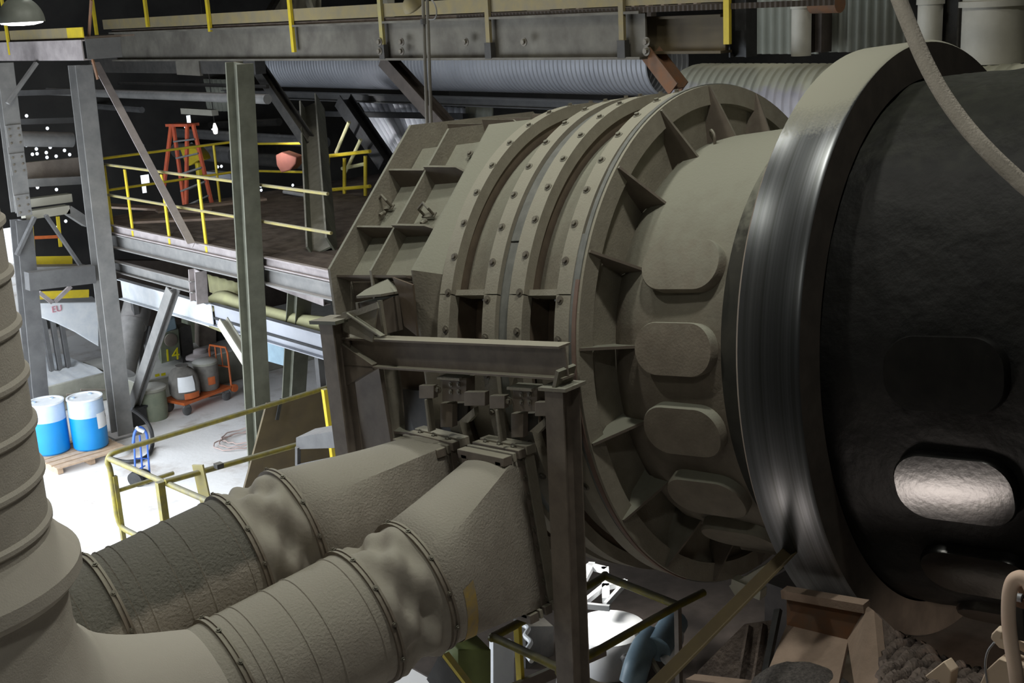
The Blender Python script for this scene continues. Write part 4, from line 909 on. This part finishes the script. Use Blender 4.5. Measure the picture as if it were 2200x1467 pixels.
# coiled air hose on the floor
b=MB(); c=PZ(525,945,.02); pts=[]
for k in range(90):
    a=k*.22; r=.36+.1*sin(k*.31); pts.append(c+V((r*cos(a)*1.25+.05*sin(k*.13),r*sin(a)+.12*sin(k*.07),.012+.012*(k%3))))
b.tube(pts,.011,6); tag(b.build('coiled_hose',m_cable),'pinkish hose lying in loose coils on the bright floor','hose')
# concrete kerb, low walls and machine plinth
b=MB(); b.bb((11.2,21.4,0),(16,24,.62)); b.bb((9.6,21.2,0),(11.2,23.6,.5)); tag(b.build('machine_plinth',m_conc,bevel=.02),'stained green-grey concrete plinth behind the orange cart','plinth')
for k,px in enumerate((345,352)): pass
b=MB(); 
for k in range(2): p=PY(338+k*13,806-k*2,21.18); b.box(p,(.09,.01,.05))
tag(b.build('yellow_marks',m_ygreen),'two yellow dashes painted on the concrete plinth','marking')
b=MB(); b.bb((7.9,22.3,0),(9.5,24.6,.55)); tag(b.build('concrete_kerb',m_conc,bevel=.03),'low concrete kerb with white dust on top behind the blue drums','kerb')
b=MB(); nx=14; rows=[]
b.loops([[V((7.95+1.5*i/nx,22.32+y,.55+h_*(.6+.4*sin(i*2.3+y*3)))) for i in range(nx+1)] for y,h_ in((0,.0),(.3,.05),(1.0,.08),(1.9,.06),(2.25,.0))],False,False); tag(b.build('dust_drift',m_white),'drift of white dust lying on the low concrete kerb','dust',kind='stuff')
rg=random.Random(9)
for k in range(5):
    c=V((8.0+.28*k,22.2,.28+.05*rg.random())); b=MB(); b.tube([c+V((-.2,0,.08*rg.random())),c+V((.25,-.02,-.06))],.025,6)
    tag(b.build('scrap_bar',m_frame),'brown scrap bar stuck along the front of the low kerb','scrap','scrap bars along the low kerb')
# machine marked 14
mc=thing('numbered_machine','grey-green machine cabinet with a yellow number 14 under the mezzanine','machine',(11.0,21.9,.5))
MY=21.7
def mq(px,py,dy=0): return PY(px,py,MY+dy)
b=MB(); b.prism([mq(342,718),(mq(384,706)),mq(389,770),mq(346,782)],(.2,.5,0)); cb0=b.build('cabinet',m_green,mc,bevel=.02)
b=MB(); b.prism([mq(352,690),mq(375,682),mq(380,706),mq(352,716)],(.2,.4,0)); b.build('upper_housing',m_bluegrey,mc,bevel=.02)
b=MB(); b.lathe(mq(366,730,-.02),(0,-1,0),[(0,.13),(.03,.13),(.04,.1),(.04,0)],20); b.build('bearing_cover',m_frame,mc)
text('14','number_marking',mq(369,763,-.012),.34,(1,0,-.06),(-.02,0,1),m_ygreen,cb0)
b=MB(); b.bb(mq(384,705,.1),mq(402,800,.5)); b.build('side_column',m_dark,mc)
def px_box(name,label,cat,x0,y0,x1,y1,Y,dp,m,bevel=.01,group=None):
    p=PY(x0,y0,Y);q=PY(x1,y0,Y);r_=PY(x1,y1,Y);s_=PY(x0,y1,Y); b=MB(); b.prism([p,q,r_,s_],(dp*.3,dp,0)); return tag(b.build(name,m,bevel=bevel),label,cat,group)
px_box('brown_cabinet','brown steel cabinet under the pale yellow strut right of the numbered machine','cabinet',428,700,465,745,22.2,.6,m_frame)
px_box('dark_cabinet','black cabinet beside the brown steel cabinet','cabinet',466,692,500,752,22.3,.6,m_blackr)
px_box('motor_housing','olive motor housing right behind the number 14 cabinet','motor',400,690,428,752,22.6,.5,m_green,.05)
px_box('rosy_box','pale rosy box at the foot of the pale green brace','box',486,728,520,755,22.2,.4,m_rose)
b=MB(); c=PY(432,763,21.6); b.loops([[c+V((.33*cos(k*.63)*s,.25*sin(k*.63)*s,z)) for k in range(10)] for z,s in((-.03,1),(.02,.95),(.05,.5),(.12,.45),(.14,.3))],True); tag(b.build('dusty_basin',m_rose),'pale dusty upturned basin lying on the plinth above the orange cart','basin')
member('chute_pipe','fat bent grey chute pipe right of the wide grey column, under the mezzanine','pipe',PY(262,800,20.9),PY(285,690,21.3),'T',(.24,),m_grey)
b=MB(); b.tube([PY(285,700,21.3),PY(300,640,21.6)],.26,16); tag(b.build('chute_elbow',m_grey),'upper elbow of the fat grey chute pipe','pipe')
for k,(x0,x1,y0,y1) in enumerate(((300,312,740,690),(312,322,760,700),(322,330,775,715))):
    member('hanging_hose','dark corrugated hose hanging behind the light grey channel brace','hose',PY(x0,y0,21.8),PY(x1,y1,21.8),'T',(.05,),m_greyd,group='hoses behind the channel brace')
member('pale_strut','long pale yellow angle strut in front of the brown cabinet','strut',PY(412,684,20.4),PY(522,728,20.0),'B',(.05,.06),m_ltyel)
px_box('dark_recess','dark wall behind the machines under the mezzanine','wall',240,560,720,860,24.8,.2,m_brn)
# ------------------------------------------------------------------ brown plate, cable tray, yellow rails in the middle
b=MB(); b.prism([PY(574,866,15.05),PY(715,834,15.05),PY(760,836,15.05),V((PY(760,1000,15.05).x,15.05,0)),V((PY(500,1085,15.05).x,15.05,0))],(0,.04,0)); tag(b.build('brown_plate',m_plate),'large dark brown plate leaning behind the yellow guard rail','plate')
b=MB(); b.bar(PY(604,856,15.0),PY(595,902,15.0),.05,.02,(0,1,0)); tag(b.build('black_strap',m_blackr),'short black strap hanging over the brown plate','strap')
pk=PX(635,935,7.6)
sb=thing('shelf_bracket','grey steel shelf bracket before the brown plate, beside the frame post','bracket',PX(650,1010,7.6))
b=MB(); b.prism([PX(636,940,7.6),PX(725,925,7.6),PX(725,962,7.6),PX(636,965,7.6)],(.35,.1,.0)); b.build('shelf',m_greyd,sb)
b=MB(); b.bar(PX(640,960,7.6),PX(640,1015,7.6),.05,.05); b.bar(PX(640,1000,7.6),PX(712,985,7.6),.05,.03); b.build('leg',m_greyd,sb)
zt=1.75; zb=.68
c1=PZ(232,975,zt); f1=PZ(724,826,zt); r1=PZ(430,1065,zt); r1=c1+(r1-c1)*1.6
yr=thing('guardrail','worn yellow guard rail with rounded corner around the far dust duct','guardrail',(c1.x,c1.y,0),'yellow guard rails')
b=MB(); b.tube([f1]+catmull([c1+(f1-c1)*.06,c1+(f1-c1)*.012+V((0,0,-.015)),c1+V((-.02,0,-.10)),c1+V((0,0,-.25)),V((c1.x,c1.y,zb+.25))],5)+catmull([V((c1.x,c1.y,zb+.24)),V((c1.x+.02,c1.y-.05,zb+.08)),V((c1.x+.06,c1.y-.3,zb+.04)),V((c1.x+.08,c1.y-.5,zb+.03))],4),.036,10); b.build('top_rail',m_yelr,yr)
b=MB(); b.tube([c1+V((0,-.02,-.06)),r1],.036,10); b.build('return_rail',m_yelr,yr)
b=MB(); b.tube([V((c1.x,c1.y,zt-.52)),V((c1.x+.85,c1.y+.02,zt-.52))],.028,10); b.build('mid_rail',m_yelr,yr)
m1=PZ(355,1035,zt); m2=PZ(712,935,zt)
b=MB(); b.tube([m1,m2],.036,10); b.build('inner_rail',m_yelr,yr)
p=PZ(343,1035,zt); b=MB(); b.bar(V((p.x,p.y,0)),p,.085,.085); b.build('post',m_yelr,yr)
b=MB(); b.bar(V((c1.x+.03,c1.y-.03,0)),c1-V((-.03,.03,.3)),.055,.055); b.build('post',m_yelr,yr)
p=PZ(425,998,zt+.1); b=MB(); b.bar(V((p.x+.12,p.y-.1,0)),p,.15,.03,(1,.5,0)); b.build('post',m_yeld,yr)
p=PY(697,836,14.4); q=PY(716,980,14.4); q=p+(q-p)*(p.z/(p.z-q.z)); b=MB(); b.bar(q,p,.07,.07); b.build('post',m_yel,yr)
b=MB(); b.box(PZ(470,1000,zt+.05),(.09,.09,.06)); b.build('rail_clip',m_dark,yr)

# ================================================================== BELOW THE KILN
b=MB(); b.bb((7.2,4.2,0),(14,11,.02)); tag(b.build('shade_slab',m_brn),'dark slab painting in the shade on the floor below the kiln','slab')  # dark sheet added over the pale floor to paint the shade there
gr=thing('guardrail','brown and yellow guard rail loop below the seal ring beside the brown post','guardrail',(6.4,7.5,0),'yellow guard rails')
zt=1.6
A1,A2,A3_,A4,A5=[PZ(*p,zt) for p in((1060,1368),(1300,1238),(1456,1300),(1245,1420),(1285,1475))]
A6=A1+(A5-A1)*1.5
b=MB(); b.tube(catmull([A1+(A6-A1)*.9,A1+(A6-A1)*.5,A1+(A6-A1)*.06,A1+V((-.02,0,0)),A1+(A2-A1)*.05,A1+(A2-A1)*.5,A2+(A1-A2)*.06,A2+V((.02,.02,0)),A2+(A3_-A2)*.06,A2+(A3_-A2)*.5,A3_],5),.038,10); b.build('top_rail',m_yelr,gr)
Z3=PZ(1512,1272,zt); b=MB(); b.tube([A4+(A4-A3_)*.2,A3_,Z3],.036,10); b.build('inner_rail',m_yelr,gr)
p=A1+(A2-A1)*.2; b=MB(); b.bar(V((p.x,p.y,0)),p,.07,.04,(1,0,0)); b.build('post',m_yel,gr)
b=MB(); b.bar(V((A3_.x,A3_.y,.6)),A3_,.05,.05,(1,0,0)); b.build('post',m_frame,gr)
b=MB(); b.bar(PZ(1060,1500,1.0),PZ(1300,1395,1.0),.04,.12); b.build('lower_plate',m_frame,gr)
tk=thing('white_tank','white round tank with a dark strap under the kiln','tank',(8.75,8.45,0))
c=V((8.75,8.45,0))
b=MB(); b.lathe(c,(0,0,1),[(0,0),(0,.44),(.34,.45),(.42,.41),(.47,.28),(.49,0)],36); b.build('body',m_wht,tk)
for k in range(1): 
    b=MB(); b.loops([[c+V((.455*cos(a),.455*sin(a),z)) for a in(R(-118),R(-112),R(-106))] for z in(0,.17,.34)],False,False); b.build('dark_strap',m_blackr,tk,solid=.008)
b=MB(); b.tube([c+V((-.2,-.40,.30)),c+V((-.22,-.47,.28)),c+V((-.2,-.51,.22))],.045,10); b.build('valve_knob',m_blackr,tk)
wf=thing('pipe_rack','white steel rack brackets behind the white tank below the seal ring','rack',(9.9,9.9,0))
def g(px,py,z): return PZ(px,py,z)
for k,(p,q,w_) in enumerate((((1242,1268),(1272,1212),.09),((1262,1215),(1302,1225),.09),((1300,1222),(1302,1290),.10),((1246,1302),(1300,1258),.06),((1300,1262),(1345,1250),.06),((1345,1250),(1300,1300),.05),((1250,1300),(1310,1306),.05))):
    b=MB(); b.bar(g(*p,.9),g(*q,.9),w_*.8,.06); b.build('bar',m_wht,wf)
px_=thing('pump_unit','blue-grey pump with curved pipes right of the white tank','pump',PZ(1420,1450,0))
b=MB(); b.tube(catmull([PZ(1358,1467,.6),PZ(1368,1430,.75),PZ(1382,1395,.8),PZ(1400,1370,.8)]),.13,14); b.build('pipe_elbow',m_bluegrey,px_)
b=MB(); b.tube(catmull([PZ(1452,1340,.85),PZ(1460,1370,.8),PZ(1448,1400,.75),PZ(1425,1420,.7)]),.045,10); b.build('curved_pipe',m_wht,px_)
b=MB(); b.tube([PZ(1412,1395,.8),PZ(1450,1335,.85)],.14,14); b.build('motor',m_bluegrey,px_)
b=MB(); b.lathe(PZ(1365,1440,.65),(DA*-1),[(-.03,.16),(.03,.16)],18,True); b.build('pipe_flange',m_greyd,px_)
b=MB(); b.tube([PZ(1362,1350,.9),PZ(1418,1450,.7)],.03,8); b.build('steel_rod',m_frame,px_)
member('white_strut','short white strut left of the brown post under the near dust duct','strut',PZ(1180,1425,.8)*1+V((0,0,-.8)),PZ(1212,1375,.8),'B',(.05,.05),m_wht)
px_box('enamel_sheet','bluish white panel behind the yellow rail post under the near dust duct','panel',1060,1380,1105,1475,8.6,.1,m_wht)
px_box('grey_cabinet','dark cabinet between the white panel and the white tank','cabinet',1130,1345,1190,1440,9.0,.3,m_dark)
b=MB(); b.tube(catmull([PZ(x,y,.9) for x,y in((1120,1340),(1135,1350),(1128,1365),(1140,1380),(1130,1400),(1142,1420))]),.025,8); tag(b.build('white_hose',m_wht),'white hose curling behind the yellow rail post','hose')
px_box('green_box','olive green box below the near dust duct','box',985,1395,1055,1490,7.6,.4,m_teal)
st=thing('stair_stringer','bright yellow stair stringer at the bottom below the near dust duct','stair',PZ(985,1440,.6))
b=MB(); b.bar(PX(957,1405,5.9),PX(1030,1500,5.9),.04,.06,(1,0,0)); b.build('edge',m_yel,st)
b=MB(); b.bar(PX(935,1430,5.98),PX(1000,1520,5.98),.4,.05,(1,0,0)); b.build('side_plate',m_greyd,st)
member('light_bracket','grey-white bracket beam under the drum right of the seal ring','bracket',AK(1585,1262,1.1),AK(1668,1215,1.1),'B',(.16,.1),m_pale)
member('light_bracket','short pale bracket arm crossing under the drum','bracket',AK(1578,1248,1.15),AK(1640,1275,1.15),'B',(.1,.08),m_pale)
member('long_angle','long dark angle bar slanting up from the bottom edge to the tyre','beam',DD(1400,1480,7.2),DD(1698,1180,8.4),'L',(.075,),m_plate,up=(0,-1,1))
b=MB(); b.bb((8.1,3.4,0),(12.5,5.3,1.5)); b.bb((9.3,5.2,0),(12.5,6.8,1.3)); tag(b.build('pier_shade_block',m_brn),'dark pier block added to stand in for the shade under the seal ring','pier')  # dark block added so the space under the ring reads as shade
px_box('orange_case','small orange case glimpsed below the seal ring','case',1340,1225,1385,1245,9.9,.15,m_orange)

# support roller station at the bottom right
ro=thing('roller_station','rusty brown support roller bearing housing with dusty tray below the tyre','bearing housing',KX(1.8,2.3,-3.2))
def kq(px,py,a): return AK(px,py,a)
bt=[kq(1690,1266,1.95),kq(1862,1300,1.95),kq(1822,1374,2.0),kq(1690,1342,2.0)]
b=MB(); b.prism(bt,-KU*.05); b.build('back_plate',m_rust,ro)
b=MB(); b.bar(kq(1685,1272,1.97),kq(1862,1303,1.97),.09,.06,KW); b.build('top_lip',m_tray,ro)
b=MB(); b.prism([kq(1690,1342,2.0),kq(1822,1374,2.0),kq(1795,1500,2.75),kq(1625,1500,2.75)],-KW*.05); b.build('tray_floor',m_tray,ro)
b=MB(); b.prism([kq(1862,1300,1.95),kq(1878,1312,1.95),kq(1895,1500,2.7),kq(1840,1500,2.7),kq(1820,1374,2.0)],KD*.05-KW*.05); b.build('side_plate',m_tray,ro)
b=MB(); b.prism([kq(1876,1315,1.9),kq(1912,1350,1.9),kq(1922,1400,2.1),kq(1900,1500,2.5),kq(1880,1500,2.6)],KD*.03); b.build('outer_plate',m_dirt,ro)
b=MB(); b.bar(kq(1672,1310,2.05),kq(1640,1470,2.5),.05,.03,KU); b.build('black_rod',m_blackr,ro)
b=MB(); b.hexa([kq(1480,1500,2.2),kq(1640,1500,2.2),kq(1650,1400,2.0),kq(1530,1420,2.0),kq(1500,1440,2.2),kq(1650,1440,2.2),kq(1672,1330,2.0),kq(1600,1340,2.0)]); b.build('side_bracket',m_dirt,ro)
for k in range(2):
    b=MB(); b.bar(kq(1612+30*k,1345-4*k,2.04),kq(1590+32*k,1470,2.3),.02,.07,KU); b.build('bracket_rib',m_dirt,ro)
b=MB(); c=kq(1720,1470,2.55); n=22; rgp=random.Random(2)
rings=[]
for z,r in((-.12,.36),(-.03,.33),(.05,.24),(.09,.14),(.10,.02)):
    rings.append([c+KD*(r*.95*cos(2*pi*k/n)*(1+.1*rgp.random()))+KU*(r*.8*sin(2*pi*k/n))+KW*(z+.015*rgp.random()) for k in range(n)])
b.loops(rings,True); tag(b.build('granule_heap',m_gran),'heap of dark granules lying on the tan dusty tray','heap',kind='stuff')
# supporting roller behind, under the tyre
b=MB(); rc=KT(1.65,2.235+.42,R(148)); b.lathe(rc,KD,[(-.33,0),(-.33,.39),(-.3,.42),(.3,.42),(.33,.39),(.33,0)],48); tag(b.build('support_roller',m_tyref),'dark steel support roller carrying the tyre, behind the bearing housing','roller')
# ledge with dirt at the lower right
b=MB(); nx,ny=80,34; grid=[]; rl=random.Random(4)
for j in range(ny+1):
    g_=j/ny; row=[]
    for i in range(nx+1):
        f=i/nx; p=kq(1905+270*f,1366+112*f-8*sin(f*9),1.75)*(1-g_)+kq(1880+360*f,1500+30*f,3.3)*g_
        row.append(p+V((0,0,.035*sin(i*.31)*sin(j*.33)+.02*sin(i*.9+j)+.014*rl.random())))
    grid.append(row)
b.loops(grid,False,False); tag(b.build('dirt_ledge',m_dirt,solid=.05),'brown gritty dirt ledge under the black drum at the lower right','dirt',kind='stuff')
member('crossbar_timber','tan timber lying across the bottom edge left of the granule heap','timber',kq(1485,1462,2.45),kq(1640,1480,2.55),'B',(.1,.06),m_tray)
def block(label,pts,a,dp,m,name='pale_block',cat='block'):
    b=MB(); b.prism([kq(x,y,a) for x,y in pts],-KU*dp-KW*.02); return tag(b.build(name,m,bevel=.006),label,cat)
block('pale pointed block at the bottom edge beside the dirt ledge',((1962,1472),(2028,1420),(2044,1442),(2040,1475),(1990,1480)),2.9,.1,m_stone)
block('large pale lit block at the bottom right corner below the clamp',((2118,1440),(2146,1414),(2176,1425),(2210,1438),(2210,1480),(2100,1480)),3.0,.15,m_stone)
vc=thing('valve_clamp','pale hooked metal clamp behind the pinkish hose at the right edge','clamp',kq(2150,1400,2.95))
b=MB(); b.prism([kq(x,y,2.95) for x,y in((2130,1362),(2140,1352),(2153,1358),(2150,1372),(2168,1386),(2172,1402),(2146,1392),(2128,1372))],-KU*.06); b.build('hook',m_stone,vc,bevel=.006)
b=MB(); b.box(kq(2190,1285,3.0),(.1,.1,.05)); b.tube([kq(2195,1255,3.0),kq(2205,1275,3.0)],.03,10); b.build('fitting',m_rust,vc)
b=MB(); b.bar(kq(2188,1295,3.0),kq(2192,1370,3.0),.06,.06,KU); b.build('valve_body',m_dark,vc)
b=MB(); b.tube([kq(2182,1282,3.05),kq(2196,1285,3.05)],.022,10); b.build('nipple',m_galv,vc)
b=MB(); b.bar(kq(2175,1370,2.9),kq(2215,1392,2.9),.05,.06,KU); b.build('clamp_arm',m_stone,vc)
b=MB(); b.tube(catmull([kq(x,y,3.2) for x,y in((2215,1262),(2205,1246),(2190,1240),(2176,1250),(2168,1280),(2167,1330),(2172,1380),(2180,1430),(2188,1490))]),.036,12); tag(b.build('rubber_hose',m_hose),'pinkish hose bent in a tight loop at the right edge','hose')
b=MB(); b.tube(catmull([kq(x,y,3.0) for x,y in((2136,1380),(2122,1400),(2117,1430),(2122,1470))]),.006,6); tag(b.build('thin_wire',m_galv),'thin wire hoop below the pale hooked clamp','wire')
# thick dusty hose crossing the upper right corner
b=MB(); b.tube(catmull([DD(1918,-40,4.3)+V((.35,.5,4.6)),DD(1918,-40,4.3)+V((.2,.25,2.0)),DD(1905,-160,4.36)]+[DD(x,y,d) for x,y,d in((1918,-40,4.3),(1932,0,4.25),(1956,60,4.2),(1986,130,4.15),(2024,200,4.1),(2070,265,4.05),(2120,322,4.0),(2172,372,3.97),(2230,420,3.94),(2420,545,3.85),(2640,640,3.8))]+[DD(2640,640,3.8)+V((.45,-.4,-.5)),DD(2640,640,3.8)+V((.7,-.6,-2.5))],8),.027,14); tag(b.build('dusty_hose',m_hoseg),'thick dusty grey hose sweeping down in front of the black drum','hose')
